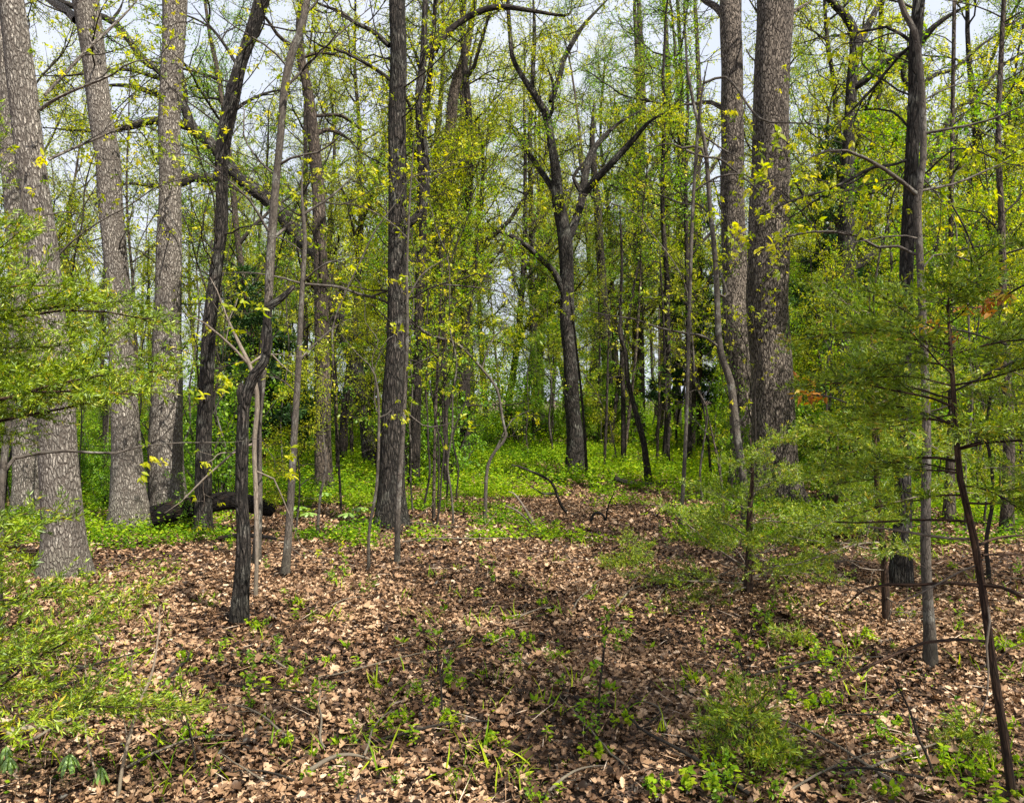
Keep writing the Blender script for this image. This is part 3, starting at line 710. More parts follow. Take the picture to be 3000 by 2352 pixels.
traced('arching_sapling', 'understory tree whose arching upper branch sweeps across the right plated oak', SAP, M['smooth'], 9.2,
       [(1990, 1570, 12), (2000, 1450, 12), (2012, 1200, 11), (2020, 900, 10), (2030, 600, 10), (2045, 380, 9), (2060, 250, 9), (2075, 178, 8)],
       [([(2060, 245, 8), (2122, 225, 7), (2164, 267, 7), (2201, 323, 7), (2243, 356, 7), (2304, 360, 6), (2398, 365, 6), (2421, 389, 4)], -.5),
        ([(2035, 560, 6), (2100, 520, 6), (2180, 510, 5), (2230, 535, 5), (2290, 500, 4), (2340, 450, 3)], -.6)], lL=.07, lk=4)
traced('forked_tree', 'dark oak right of the twin oaks, forked near the top with limbs stretching right', TREE, M['oak_dark'], 15,
       [(2476, 1418, 80), (2474, 1250, 64), (2472, 1080, 58), (2475, 950, 53), (2475, 850, 50), (2478, 750, 48), (2480, 609, 43), (2483, 468, 37), (2492, 328, 32), (2496, 234, 30), (2503, 150, 28), (2500, 90, 26), (2480, 50, 24), (2450, 20, 20), (2420, -10, 16)],
       [([(2508, 140, 22), (2535, 90, 22), (2562, 40, 20), (2582, -10, 18)], .8),
        ([(2496, 260, 20), (2530, 240, 22), (2585, 187, 26), (2655, 159, 28), (2702, 117, 26), (2735, 80, 22), (2796, 37, 18), (2843, 15, 12)], -.8),
        ([(2660, 165, 14), (2645, 215, 15), (2655, 250, 13), (2640, 290, 9)], -.1),
        ([(2480, 560, 16), (2560, 560, 15), (2640, 480, 14), (2703, 253, 14), (2796, 201, 13), (2866, 140, 12), (2913, 108, 11), (3000, 55, 9)], 1),
        ([(2476, 800, 20), (2540, 760, 24), (2600, 700, 22), (2700, 560, 16), (2780, 350, 16), (2870, 275, 17), (2930, 200, 17), (3000, 155, 15)], 1.5)],
       limbcfg=LIMB, lk=4, lL=.08, top=0, trunk_twigs=EPI2)
traced('slender_tree', 'thin dark upright trunk between the forked dark oak and the lichened trunk at right', TREE, M['dark'], 20,
       [(2530, 1354, 28), (2535, 1128, 26), (2538, 800, 24), (2545, 562, 22), (2565, 375, 20), (2578, 187, 17), (2582, 0, 14)], [], trunk_twigs=EPI2, top=14, lL=.08)
traced('oak_tree', 'lichen-speckled grey trunk at right whose upper half bends beside a smooth stem', TREE, M['oak_dark'], 6.7,
       [(2635, 1728, 66), (2641, 1600, 55), (2645, 1500, 50), (2646, 1400, 46), (2647, 1200, 42), (2650, 987, 38), (2655, 796, 38), (2660, 703, 38), (2667, 562, 37), (2673, 421, 36), (2680, 281, 35), (2681, 140, 35), (2692, 0, 33)],
       [([(2655, 470, 9), (2610, 485, 8), (2553, 492, 11), (2492, 525, 10), (2421, 557, 9), (2328, 585, 8), (2248, 618, 7), (2187, 656, 6), (2126, 693, 4)], -.6),
        ([(2665, 380, 7), (2620, 330, 7), (2560, 320, 5), (2480, 330, 4)], .4),
        ([(2680, 130, 12), (2600, 80, 9), (2520, 95, 7), (2440, 105, 6), (2330, 130, 4)], .5),
        ([(2672, 130, 11), (2620, 180, 10), (2565, 250, 9), (2500, 320, 8), (2440, 375, 5)], .3)], top=11, lk=3, lL=.06, trunk_twigs=EPI)
traced('slender_tree', 'smooth slim grey stem twisting around the right-hand lichened trunk, base nearest the camera', TREE, M['smooth'], 4.7,
       [(2728, 1950, 38), (2724, 1850, 33), (2718, 1750, 30), (2712, 1630, 29), (2712, 1500, 28), (2714, 1300, 25), (2710, 1100, 23), (2702, 900, 21), (2694, 740, 20), (2688, 640, 21), (2690, 560, 20), (2704, 480, 18), (2704, 328, 18), (2697, 211, 17), (2680, 94, 17), (2650, 40, 16), (2630, -20, 14)],
       [([(2688, 572, 14), (2623, 517, 12), (2553, 473, 11), (2492, 445, 9), (2445, 440, 8), (2398, 450, 6), (2346, 482, 4), (2281, 548, 3)], -.3),
        ([(2692, 750, 9), (2640, 720, 9), (2600, 738, 9), (2515, 693, 8), (2445, 679, 8), (2375, 679, 8), (2290, 698, 8), (2234, 731, 7), (2187, 763, 6), (2140, 792, 4)], .4),
        ([(2700, 393, 9), (2796, 375, 8), (2890, 356, 7), (3000, 309, 6), (3060, 290, 5)], -.3),
        ([(2694, 560, 8), (2796, 539, 7), (2866, 510, 6), (2960, 468, 4)], .4),
        ([(2700, 300, 6), (2750, 270, 5), (2830, 240, 4), (2930, 230, 3)], .3),
        ([(2692, 700, 5), (2640, 690, 5), (2560, 700, 5), (2450, 720, 3)], -.3),
        ([(2700, 790, 7), (2750, 740, 5), (2830, 760, 5), (2900, 790, 4), (2990, 830, 3)], .3)], top=7, crown=CROWN[1:], lk=3, lL=.05)
traced('slender_tree', 'thin grey pole behind and right of the lichened trunk, seen through cedar', TREE, M['brown'], 10.5,
       [(2780, 1520, 34), (2785, 1300, 22), (2790, 1000, 16), (2786, 700, 14), (2790, 400, 12), (2796, 0, 10)], [], trunk_twigs=EPI2, lL=.07)
traced('slender_tree', 'grey brown pole tree nearest the right edge of the view', TREE, M['brown'], 9.3,
       [(2950, 1566, 38), (2955, 1300, 31), (2948, 1100, 28), (2938, 900, 22), (2935, 656, 18), (2924, 421, 16), (2932, 187, 14), (2941, 0, 12)],
       [([(2925, 330, 6), (2870, 300, 5), (2800, 310, 4)], .4), ([(2940, 80, 6), (2980, 60, 5), (3020, 20, 4)], 0)], trunk_twigs=EPI2, lL=.065, leafm='leaf_mid', lk=4, top=9, crown=CROWN[1:])
# --- saplings and arching understory stems
traced('sapling', 'thin grey sapling at the far left edge in front of the big leaning oak', SAP, M['smooth'], 4.6,
       [(-10, 1960, 26), (-4, 1700, 25), (0, 1500, 23), (10, 1362, 20), (22, 1268, 17), (32, 1128, 15), (33, 1010, 14), (28, 885, 12), (40, 760, 9), (62, 600, 7), (75, 400, 5), (85, 250, 3)],
       [([(34, 1025, 6), (187, 1030, 5), (337, 1048, 4), (468, 1043, 3), (562, 1025, 3)], -.2),
        ([(20, 1290, 6), (90, 1150, 5), (170, 1120, 3)], .2), ([(30, 1000, 5), (-20, 950, 4), (-60, 920, 3)], 0),
        ([(4, 1390, 13), (28, 1352, 12), (70, 1334, 11), (187, 1320, 9), (328, 1329, 7), (398, 1310, 6), (468, 1301, 5), (562, 1296, 5), (679, 1296, 4), (740, 1287, 3)], .6),
        ([(50, 690, 6), (110, 640, 5), (190, 620, 4), (300, 640, 3)], .3), ([(70, 470, 5), (20, 420, 4), (-40, 400, 3)], .2)], lk=3, lL=.065, twigs=[dict(UND[0], per_m=2.4, rel=.5), UND[1]])
traced('sapling', 'crooked thin sapling in the centre left, its bare top arching long to the left', SAP, M['smooth'], 10.2,
       [(1421, 1535, 12), (1426, 1385, 10), (1445, 1330, 9), (1482, 1282, 9), (1475, 1240, 8), (1468, 1200, 8), (1455, 1137, 8), (1412, 1081, 8), (1375, 1039, 8), (1328, 1001, 9), (1262, 983, 9), (1178, 922, 9), (1122, 880, 9), (1047, 861, 9), (1000, 842, 9), (930, 835, 8), (880, 830, 7), (830, 815, 6), (740, 800, 5), (612, 800, 3)],
       [([(1084, 872, 7), (1140, 851, 7), (1225, 842, 6), (1300, 835, 6), (1407, 844, 5), (1468, 856, 5), (1540, 884, 4), (1600, 936, 3)], -.4),
        ([(1448, 1325, 5), (1500, 1230, 4), (1560, 1200, 3)], .3), ([(1412, 1081, 5), (1440, 1000, 4), (1500, 940, 3)], .3)], twigs=[dict(UND[0], per_m=3), UND[1]], trunk_twigs=[dict(UND[0], t0=.45, per_m=3), UND[1]], lk=4, lL=.07)
traced('sapling', 'slim grey sapling pressed against the right side of the furrowed centre-left trunk', SAP, M['smooth'], 7.8,
       [(1164, 1645, 17), (1168, 1456, 16), (1180, 1268, 14), (1190, 1081, 12), (1194, 940, 10), (1192, 800, 8), (1200, 600, 6), (1215, 380, 4)],
       [([(1190, 1085, 5), (1230, 1060, 4), (1330, 1020, 3)], -.3), ([(1192, 880, 5), (1240, 800, 4), (1340, 740, 3)], .3), ([(1184, 1200, 5), (1250, 1250, 4), (1340, 1235, 3)], -.2),
        ([(1196, 700, 5), (1130, 640, 4), (1040, 600, 3), (940, 590, 3)], -.3), ([(1200, 560, 4), (1290, 510, 3), (1400, 480, 2)], -.2)], lk=3, lL=.06)
traced('sapling', 'thin leaning stem at the left foot of the furrowed centre-left trunk', SAP, M['smooth'], 7.5,
       [(1080, 1690, 9), (1082, 1550, 9), (1103, 1432, 9), (1110, 1268, 8), (1107, 1150, 7), (1090, 1080, 6), (1040, 1030, 5), (1000, 980, 3)],
       [([(1109, 1225, 6), (1140, 1210, 5), (1160, 1190, 4)], 0), ([(1095, 1090, 4), (1130, 1000, 3), (1200, 960, 2)], .2)], lk=3, lL=.06)
for k_, (px, py, w, topy, lean, d_, lab) in enumerate([
    (1270, 1530, 9, 700, 30, 0, 'thin stem rising just right of the furrowed centre-left trunk'), (1305, 1440, 12, 620, -20, 0, 'pale-barked thin stem in the green brush right of the furrowed trunk'),
    (1205, 1360, 10, 800, 30, 0, 'slight dark stem half hidden behind the furrowed trunk'), (990, 1400, 10, 780, -30, 0, 'dark stem standing between two trunks in the left brush'),
    (1720, 1400, 8, 800, -60, 0, 'thin dark stem leaning left beside the forked centre tree'), (1770, 1380, 8, 860, 20, 0, 'pencil-thin stem in the green patch right of the forked centre tree'),
    (1925, 1360, 7, 780, 10, 0, 'brown pencil-thin stem at the right of the clearing'), (1960, 1370, 9, 700, -30, 0, 'twisting thin grey stem at the right of the clearing'),
    (2085, 1420, 7, 900, -90, 0, 'leaning bare whip left of the smooth grey crooked tree'), (2120, 1520, 8, 1150, -60, 0, 'pale leaning whip in front of the twin oaks'),
    (310, 1380, 16, 900, -20, 0, 'dark small trunk between the leaning oak and the pale pair'), (290, 1330, 12, 700, 20, 0, 'thin grey stem far behind between the left oaks'),
    (2350, 1310, 28, 800, 6, 0, 'reddish dead-barked trunk just right of the large plated oak'), (1030, 1345, 10, 760, 14, 0, 'thin dark stem in the left background brush'),
    (440, 1330, 12, 700, -6, 0, 'dark background stem glimpsed between the pale pair of oaks'), (840, 1310, 14, 700, 10, 0, 'narrow dark trunk far behind the broken trunk')]):
    dd_ = CH * F / (py - HY)
    traced('sapling', lab, SAP, M['dark' if k_ % 3 else 'brown'], dd_, [(px, py, w * 1.2), (px + lean * .2 + R.uniform(-5, 5), py - (py - topy) * .35, w), (px + lean * .6, py - (py - topy) * .7, w * .7), (px + lean, topy, w * .35)], [],
           trunk_twigs=[dict(EPI2[0], t0=.35, per_m=2.5, flat=.5, up=0), EPI2[1]], lk=4, lL=.07, leafm=['leaf_yellow', 'leaf_mid'][k_ % 2])

# ------------------------------------------------------------------ background wood, shrubs, cedars
MARKS = [(-300, 'left of the leaning grey oaks'), (215, 'between the leaning oak and the pale pair'), (440, 'between the two pale oaks'), (560, 'right of the pale pair of oaks'),
         (720, 'behind the broken dark trunk'), (900, 'behind the grey stems left of centre'), (1040, 'left of the furrowed centre-left trunk'), (1230, 'right of the furrowed centre-left trunk'),
         (1400, 'left of the forked centre tree'), (1600, 'close to the forked centre tree'), (1760, 'right of the forked centre tree'), (1900, 'behind the bent black sapling'),
         (2060, 'left of the twin oaks'), (2240, 'behind the twin oaks'), (2400, 'right of the twin oaks'), (2560, 'behind the forked dark oak'), (2720, 'behind the lichened trunk at right'),
         (2860, 'right of the lichened trunk'), (3000, 'at the right edge')]
def zone(px):
    return min(MARKS, key=lambda m: abs(m[0] - px))[1]

def proto_tree(name, H, r0, first, n1, L1, mat, leafm, k, lL, cat='tree', wig=.035, up1=.06, leafkind='kite', n2=6, n3=4, L2=1.5, L3=.6, gap=1.0):
    t = thing(name, 'slender tree', cat)
    n = 18
    P = wander(np.array([0, 0, -.15]), np.array([R.normal(0, .04), R.normal(0, .04), 1.0]), H, n, wig, .02)
    rad = np.linspace(1, .12, n + 1) ** .85 * r0
    T = Tubes(); T.add(P, rad, lump=.05, sides=10 if r0 > .05 else 6); T.build('trunk', mat, t)
    cfg = [dict(n=n1, t0=first, L=L1, ang=(35, 78), seg=9, up=up1, wig=.16, rk=.017, rmin=.008, tap=.55),
           dict(n=n2, t0=.2, L=L2, ang=(30, 65), seg=6, up=.04, wig=.22, rmin=.010 if H > 10 else .005, tap=.3, leaf=1, apts=2),
           dict(n=n3, t0=.15, L=L3, ang=(30, 60), seg=4, up=.02, wig=.24, rmin=.007 if H > 10 else .0035, apts=3)]
    TB = Tubes(); anc = []
    sprout(TB, anc, P, rad, 0, cfg)
    # short dead snags low on the trunk
    sprout(TB, [], P[:8], rad[:8], 0, [dict(n=7, t0=.25, L=.9, ang=(60, 90), seg=5, up=0, wig=.2, rk=.01, rmin=.004, tap=0), dict(n=2, t0=.3, L=.35, ang=(30, 60), seg=3, rmin=.003)])
    o = TB.build('twigs', M['twig'], t); o['kind'] = 'stuff'
    LV = Leaves(); p, d = split_anchors(anc)
    keep = R.uniform(size=len(p)) < gap; clusters(LV, p[keep], d[keep], k, lL, .5, off=.07, tone=.5)
    LV.build('crown', M[leafm], t, kind=leafkind)
    return t

def scatter(protos, spots, cat_label, group, jz=0.0, tilt=.03):
    """first uses move the prototypes themselves, later ones are copies"""
    used = set(); 
    for i, (px, d, sc) in enumerate(spots):
        k = int(R.integers(len(protos))) if i >= len(protos) else i
        x = (px - CX) / F * d
        loc = (x, d, float(gz(x, d)) + jz)
        lab = cat_label + ' ' + zone(px)
        rz = R.uniform(0, 6.28)
        if k not in used:
            o = protos[k]; o.location = loc; o.rotation_euler = (R.normal(0, tilt), R.normal(0, tilt), rz); o.scale = (sc,) * 3; used.add(k)
            o['label'] = lab; o['group'] = group + ' ' + zone(px)
        else:
            dup(protos[k], loc, rz, sc, lab, group + ' ' + zone(px), (R.normal(0, tilt), R.normal(0, tilt)))

def pole(name, H, r0, mat, leafm):
    return proto_tree(name, H, r0, .45, 10, 1.6, mat, leafm, 6, .06, n2=5, n3=3, L2=.8, L3=.4)
bt = [proto_tree('background_tree', 15, .15, .24, 16, 4.6, M['dark'], 'leaf_yellow', 8, .062, n2=11, n3=5, L3=.75),
      proto_tree('background_tree', 17, .18, .22, 18, 5.0, M['dark'], 'leaf_yellow', 8, .062, n2=11, n3=5, L3=.75),
      proto_tree('background_tree', 14, .12, .18, 17, 3.6, M['brown'], 'leaf_yellow', 8, .06, n2=10, n3=5, L3=.7),
      proto_tree('background_tree', 16, .13, .25, 15, 4.4, M['brown'], 'leaf_mid', 8, .062, n2=11, n3=5, L3=.75)]
spots = []
def ok(px, d, mind, lst):
    x = (px - CX) / F * d
    return all(math.hypot(x - (q[0] - CX) / F * q[1], d - q[1]) > mind for q in lst)
for (n, d0, d1, mind) in [(34, 19, 34, 1.9), (80, 34, 62, 2.0)]:
    c = 0; tries = 0
    while c < n and tries < 4000:
        tries += 1
        px = R.uniform(-350, 3350); d = R.uniform(d0, d1)
        if 2035 < px < 2115 or (1420 < px < 1960 and d < 27) or (px < 640 and R.uniform() < .85): continue
        if ok(px, d, mind, spots):
            spots.append((px, d, R.uniform(.75, 1.1))); c += 1
scatter(bt, spots, 'leafing tree in the background wood', 'trees of the background wood')

pl = [pole('pole_tree', 10, .065, M['dark'], 'leaf_yellow'), pole('pole_tree', 9, .05, M['brown'], 'leaf_yellow'), pole('pole_tree', 11, .08, M['dark'], 'leaf_mid')]
sp1 = []; tries = 0
while len(sp1) < 100 and tries < 6000:
    tries += 1
    px = R.uniform(-200, 3200); d = R.uniform(17, 48)
    if 2040 < px < 2110 or (1400 < px < 1960 and d < 19): continue
    if ok(px, d, .9, sp1 + spots): sp1.append((px, d, R.uniform(.6, 1.15)))
scatter(pl, sp1, 'thin straight pole tree', 'thin pole trees of the background', tilt=.05)

# thin understory saplings with tiers of yellow leaves
st = [proto_tree('sapling', 6.5, .035, .22, 16, 1.5, M['dark'], 'leaf_yellow', 6, .046, 'sapling', .06, .01, 'kite', 6, 4, .55, .25),
      proto_tree('sapling', 5.2, .028, .2, 14, 1.3, M['smooth'], 'leaf_mid', 6, .046, 'sapling', .07, .0, 'kite', 6, 4, .5, .22),
      proto_tree('sapling', 4.2, .022, .2, 12, 1.1, M['smooth'], 'leaf_yellow', 6, .045, 'sapling', .08, .0, 'kite', 5, 4, .45, .2)]
sp2 = []
tries = 0
while len(sp2) < 175 and tries < 5000:
    tries += 1
    px = R.uniform(-250, 3250); d = 9.5 * (32 / 9.5) ** R.uniform(0, 1)
    if 2030 < px < 2110 and R.uniform() < .8: continue
    if 1330 < px < 2080 and (d < 17 or R.uniform() < .4): continue
    if 980 < px < 1330 and d < 12.5: continue
    if (60 < px < 640 or 2080 < px < 2400) and d < 14.5: continue
    if 560 < px < 1090 and 10 < d < 19.5: continue
    if ok(px, d, .7, sp2): sp2.append((px, d, R.uniform(.45, .7) if px < 660 else R.uniform(.6, 1.2)))
scatter(st, sp2, 'thin understory sapling with tiers of new leaves', 'understory saplings')

def proto_shrub(H, spread, mat, nst, lk, lL):
    t = thing('shrub', 'shrub', 'shrub')
    TB = Tubes(); anc = []
    for i in range(nst):
        a = R.uniform(0, 6.28); e = R.uniform(.3, 1.0)
        P = wander(np.array([R.normal(0, .05), R.normal(0, .05), -.05]), np.array([math.cos(a) * e * spread, math.sin(a) * e * spread, 1.0]), H * R.uniform(.6, 1.1), 8, .1, -.01)
        r = np.linspace(.012, .004, 9); TB.add(P, r)
        sprout(TB, anc, P, r, 0, [dict(n=8, t0=.2, L=.6 * H / 2, ang=(30, 70), seg=5, up=.0, wig=.2, rmin=.003, leaf=1, apts=3), dict(n=3, t0=.2, L=.25, ang=(30, 60), seg=3, rmin=.0025, apts=3)])
    o = TB.build('stems', M['twig'], t); o['kind'] = 'stuff'
    LV = Leaves(); p, d = split_anchors(anc); clusters(LV, p, d, lk, lL, .55, off=.03, droop=.1); LV.build('foliage', M[mat], t)
    return t
sh = [proto_shrub(2.2, .7, 'leaf_green', 9, 4, .06), proto_shrub(1.5, .9, 'leaf_green', 9, 4, .055), proto_shrub(2.6, .6, 'leaf_mid', 8, 4, .06)]
sp3 = []; tries = 0
while len(sp3) < 95 and tries < 9000:
    tries += 1
    px = R.uniform(-250, 3250); d = 12.0 * (42 / 12.0) ** R.uniform(0, 1)
    if 1350 < px < 2090 and (d < 22 or (R.uniform() < .6 and px > 1750)): continue
    if 1150 < px < 1400 and d < 15: continue
    if ok(px, d, .8, sp3): sp3.append((px, d, R.uniform(.6, 1.25)))
scatter(sh, sp3, 'bright green leafy shrub in the undergrowth', 'shrubs of the undergrowth')
for px, d, sc, lab in [(640, 11.2, .8, 'green honeysuckle bush right beside the dark crooked trunk'), (1520, 26, 1.9, 'tall dark green bush behind the forked centre tree, left side'), (1760, 27, 1.8, 'tall green bush behind the forked centre tree, right side'),
                       (300, 11.6, .5, 'low bush at the foot of the curving pale oak'), (560, 9.6, .35, 'small green bush in front of the fallen log')]:
    x = (px - CX) / F * d; dup(sh[int(R.integers(2))], (x, d, float(gz(x, d))), R.uniform(0, 6.28), sc, lab, None)

def far_wood():
    """the green edge of the wood beyond the countable trees"""
    N = 150000
    px = R.uniform(-500, 3500, N); d = R.uniform(62, 95, N)
    top = 7 + 5 * np.sin(px * .004 + 1) * np.sin(px * .011) + 2.2 * np.sin(px * .031) + 1.4 * np.sin(px * .083 + 2)
    gap = np.exp(-((px - 2070) / 60) ** 2) * 8 + np.exp(-((px - 1850) / 220) ** 2) * 4
    z = R.uniform(0, 1, N) ** 1.3 * np.clip(top - gap, .8, 14)
    x = (px - CX) / F * d
    cl = vnoise(px * .02, z * .8, 1.0, 3) + R.normal(0, .2, N)
    k = cl > .38
    p = np.stack([x, d, z], -1)[k]; n = len(p)
    LV = Leaves(); L = R.uniform(.12, .3, n); LV.add(p, R.normal(size=(n, 3)), L, L * .6, np.clip(R.normal(.45, .25, n), 0, 1))
    o = LV.build('far_wood', M['leaf_mid']); tag(o, 'far green edge of the wood beyond the last trunks', 'wood', kind='stuff')
far_wood()

# ------------------------------------------------------------------ cedars
def cedar(name, label, base, H, trunk=None, r0=.03, boughs=40, z0=.2, z1=1.0, Lmax=1.0, mat='cedar', az=None, group=None, dead=0, step=.014, nl=.02, k=4, lean=(0, 0), shape=.9, sec=2, up=.0, deadlow=True, trunkmat='cedar_bark'):
    base = np.array(base, float); base[2] = float(gz(base[0], base[1]))
    t = thing(name, label, 'cedar', base, group)
    if trunk is None:
        P = wander(base + [0, 0, -.08], np.array([lean[0], lean[1], 1.0]), H, 14, .03, .02); rad = np.linspace(r0, r0 * .12, 15)
    else: P = trunk[:, :3]; rad = trunk[:, 3]
    T = Tubes(); T.add(P, rad, lump=.06, sides=10); T.build('trunk', M[trunkmat], t, base)
    TB = Tubes(); pp = []; dd = []
    seg = np.linalg.norm(np.diff(P, axis=0), axis=1); cum = np.concatenate([[0], np.cumsum(seg)]); tot = cum[-1]
    def fill(Q, f0=.0):
        s = np.linalg.norm(np.diff(Q, axis=0), axis=1); c = np.concatenate([[0], np.cumsum(s)])
        m = max(2, int(c[-1] * (1 - f0) / step)); w = np.linspace(c[-1] * f0, c[-1], m)
        pts = np.stack([np.interp(w, c, Q[:, i]) for i in range(3)], -1)
        tg = np.gradient(pts, axis=0); pp.append(pts); dd.append(norm(tg))
    for b in range(boughs):
        f = z0 + (z1 - z0) * ((b + R.uniform(0, 1)) / boughs)
        s = f * tot; kx = max(0, min(int(np.searchsorted(cum, s)), len(seg)) - 1); u = (s - cum[kx]) / (seg[kx] + 1e-9)
        p = P[kx] * (1 - u) + P[kx + 1] * u
        a = R.uniform(0, 2 * math.pi) if az is None else R.uniform(*az)
        L = Lmax * (1 - shape * (f - z0) / (1.001 - z0)) * R.uniform(.55, 1.1)
        d = np.array([math.cos(a), math.sin(a), R.uniform(.0, .45)])
        Q = wander(p, d, L, 8, .09, up - .01)
        TB.add(Q, np.linspace(max(.0025, L * .009), .0015, 9), cap=False)
        n2 = int(L * 22) + 3
        for j in range(n2):
            g = .22 + .78 * j / n2; q = Q[min(7, int(g * 8))] * 1.0; tt = norm(Q[min(8, int(g * 8) + 1)] - Q[min(7, int(g * 8))])
            side = norm(np.cross(tt, [0, 0, 1.0])) * (1 if j % 2 else -1)
            d2 = tt * .75 + side * .75 + np.array([0, 0, R.normal(.12, .25)])
            L2 = L * .34 * (1.15 - g) * R.uniform(.6, 1.3) + .035
            Q2 = wander(q + (Q[min(8, int(g * 8) + 1)] - q) * ((g * 8) % 1), d2, L2, 4, .12, .02)
            TB.add(Q2, np.linspace(.0018, .001, 5), sides=3, cap=False); fill(Q2, .15)
            for h in range(int(L2 * 26 * sec / 2)):
                g3 = R.uniform(.15, .9); i3 = min(3, int(g3 * 4)); q3 = Q2[i3] + (Q2[i3 + 1] - Q2[i3]) * ((g3 * 4) % 1)
                t3 = norm(Q2[i3 + 1] - Q2[i3]); d3 = side_dir(t3, math.radians(R.uniform(30, 60)))
                L3 = R.uniform(.03, .075); fill(np.array([q3, q3 + (d3 * .7 + t3 * .1) * L3 * .5, q3 + (d3 + [0, 0, .15]) * L3]))
    for b in range(dead):
        f = R.uniform(.05, z0 + .15); s = f * tot; kx = max(0, min(int(np.searchsorted(cum, s)), len(seg)) - 1)
        a = R.uniform(0, 6.28); Q = wander(P[kx] + (P[kx + 1] - P[kx]) * R.uniform(), np.array([math.cos(a), math.sin(a), R.uniform(-.15, .3)]), Lmax * R.uniform(.3, .9), 7, .1, 0)
        rr = np.linspace(.006, .002, 8); TB.add(Q, rr)
        sprout(TB, [], Q, rr, 0, [dict(n=5, t0=.2, L=.3, ang=(30, 60), seg=4, flat=.4, rmin=.0015)])
    o = TB.build('twigs', M['pale'] if dead else M['cedar_bark'], t, base)
    if o: o['kind'] = 'stuff'
    A, D = np.concatenate(pp), np.concatenate(dd)
    LV = Leaves(); clusters(LV, A, D, k + 1, nl * 1.3, .2, spread=.5, droop=0, tvar=.2, off=.003, tone=.5)
    # slow colour drift: whole sprays a little browner or brighter
    LV.r[-1] = LV.r[-1] + .22 * (vnoise(LV.p[-1][:, 0], LV.p[-1][:, 2], 3.0, 4) - .5)
    LV.build('foliage', M[mat], t, base)
    return t

def at_ground(px, py):
    d = CH * F / (py - HY); return ((px - CX) / F * d, d, 0)

# near right cedar with the bare dead lower branches
d = 3.2
EE = path3([(2966, 2330, 26), (2939, 2137, 25), (2911, 1965, 24), (2883, 1758, 23), (2849, 1552, 21), (2815, 1413, 19), (2800, 1250, 16), (2790, 1100, 13), (2780, 960, 9), (2778, 850, 5)], d)
t = cedar('cedar_tree', 'near young cedar at right with a thin bare brown trunk and dead lower branches', EE[0, :3], 0, trunk=EE, boughs=27, z0=.58, z1=1.0, Lmax=.95, shape=.45, az=(math.radians(100), math.radians(320)), sec=2, up=-.02)
b0 = np.array(t.location)
def dead_limb(pts, dd_, tw=1, m='cedar_bark', t_=None, d_=d, b_=None):
    t_ = t_ or t; b_ = b0 if b_ is None else b_
    Q = path3(pts, d_, dd_); T = Tubes(); T.add(Q[:, :3], Q[:, 3], lump=.05, sides=6); T.build('dead_branch', M[m], t_, b_)
    if tw:
        TB = Tubes(); sprout(TB, [], Q[:, :3], Q[:, 3], 0, [dict(per_m=6, t0=.2, L=.3, ang=(25, 60), flat=.5, seg=5, wig=.14, rmin=.0012, rk=.006), dict(n=2, t0=.3, L=.12, ang=(30, 60), seg=3, rmin=.001)])
        o = TB.build('twigs', M['pale'], t_, b_)
        if o: o['kind'] = 'stuff'
dead_limb([(2868, 1714, 13), (2800, 1706, 11), (2700, 1712, 10), (2637, 1709, 10), (2560, 1716, 9), (2530, 1727, 7), (2480, 1770, 4)], .25)
dead_limb([(2872, 1712, 12), (2930, 1718, 11), (2960, 1730, 11), (3010, 1752, 11)], -.2)
dead_limb([(2888, 1878, 9), (2840, 1874, 9), (2753, 1872, 9), (2700, 1884, 9), (2630, 1912, 9), (2560, 1945, 8), (2480, 1980, 6), (2420, 2010, 5), (2330, 2050, 3)], -.25)
dead_limb([(2868, 1596, 9), (2890, 1586, 8), (2930, 1574, 7), (3000, 1567, 6)], .1)
dead_limb([(2840, 1528, 9), (2800, 1523, 8), (2700, 1522, 7), (2600, 1527, 7), (2500, 1531, 5), (2440, 1528, 3)], .3)
dead_limb([(2860, 1578, 8), (2760, 1577, 8), (2710, 1565, 8), (2640, 1556, 7), (2570, 1545, 5), (2540, 1542, 4)], .15, m='pale')
dead_limb([(2877, 1625, 6), (2950, 1622, 5), (3010, 1626, 4)], .1)
dead_limb([(2860, 1655, 5), (2800, 1680, 5), (2745, 1712, 5), (2680, 1745, 4), (2630, 1765, 3)], .0, m='pale')
dead_limb([(2890, 1750, 6), (2907, 1770, 7), (2902, 1810, 7), (2890, 1860, 7), (2893, 1940, 6), (2898, 2000, 5), (2888, 2060, 4), (2868, 2110, 3)], -.1, 0, 'pale')
dead_limb([(2905, 1950, 5), (2960, 1900, 4), (3010, 1880, 4)], .1)

# broad cedar further right, reaching over the top of the near one
cedar('cedar_tree', 'bushy bright green cedar filling the right side behind the thin bare cedar trunk', at_ground(2600, 1830), 2.5, boughs=22, z0=.22, z1=.98, Lmax=1.15, shape=.6, r0=.03, dead=8)
cedar('cedar_tree', 'cedar at the right edge rising above the others with rusty tips', at_ground(3080, 1760), 3.2, boughs=26, z0=.3, z1=1.0, Lmax=1.25, shape=.55, r0=.035, dead=8)
cedar('cedar_tree', 'small shaggy cedar with a dark stem in front of the plated oak', at_ground(2190, 1742), 1.38, boughs=30, z0=.1, z1=.98, Lmax=1.0, shape=.6, r0=.045, dead=6)
cedar('cedar_tree', 'low cedar behind the small shaggy one, its top reaching the foot of the twin oaks', at_ground(2440, 1560), 1.5, boughs=22, z0=.12, z1=.98, Lmax=1.3, shape=.6, r0=.035, step=.018, nl=.026)
cedar('cedar_seedling', 'knee-high dark green cedar seedling alone on the leaves at bottom right', at_ground(2190, 2235), .36, boughs=26, z0=.1, z1=1.0, Lmax=.34, shape=.45, r0=.008, up=.02)
cedar('cedar_seedling', 'small cedar seedling close to the foot of the thin bare cedar trunk', at_ground(2850, 2200), .24, boughs=14, z0=.1, z1=1.0, Lmax=.2, shape=.5, r0=.005, up=.02)
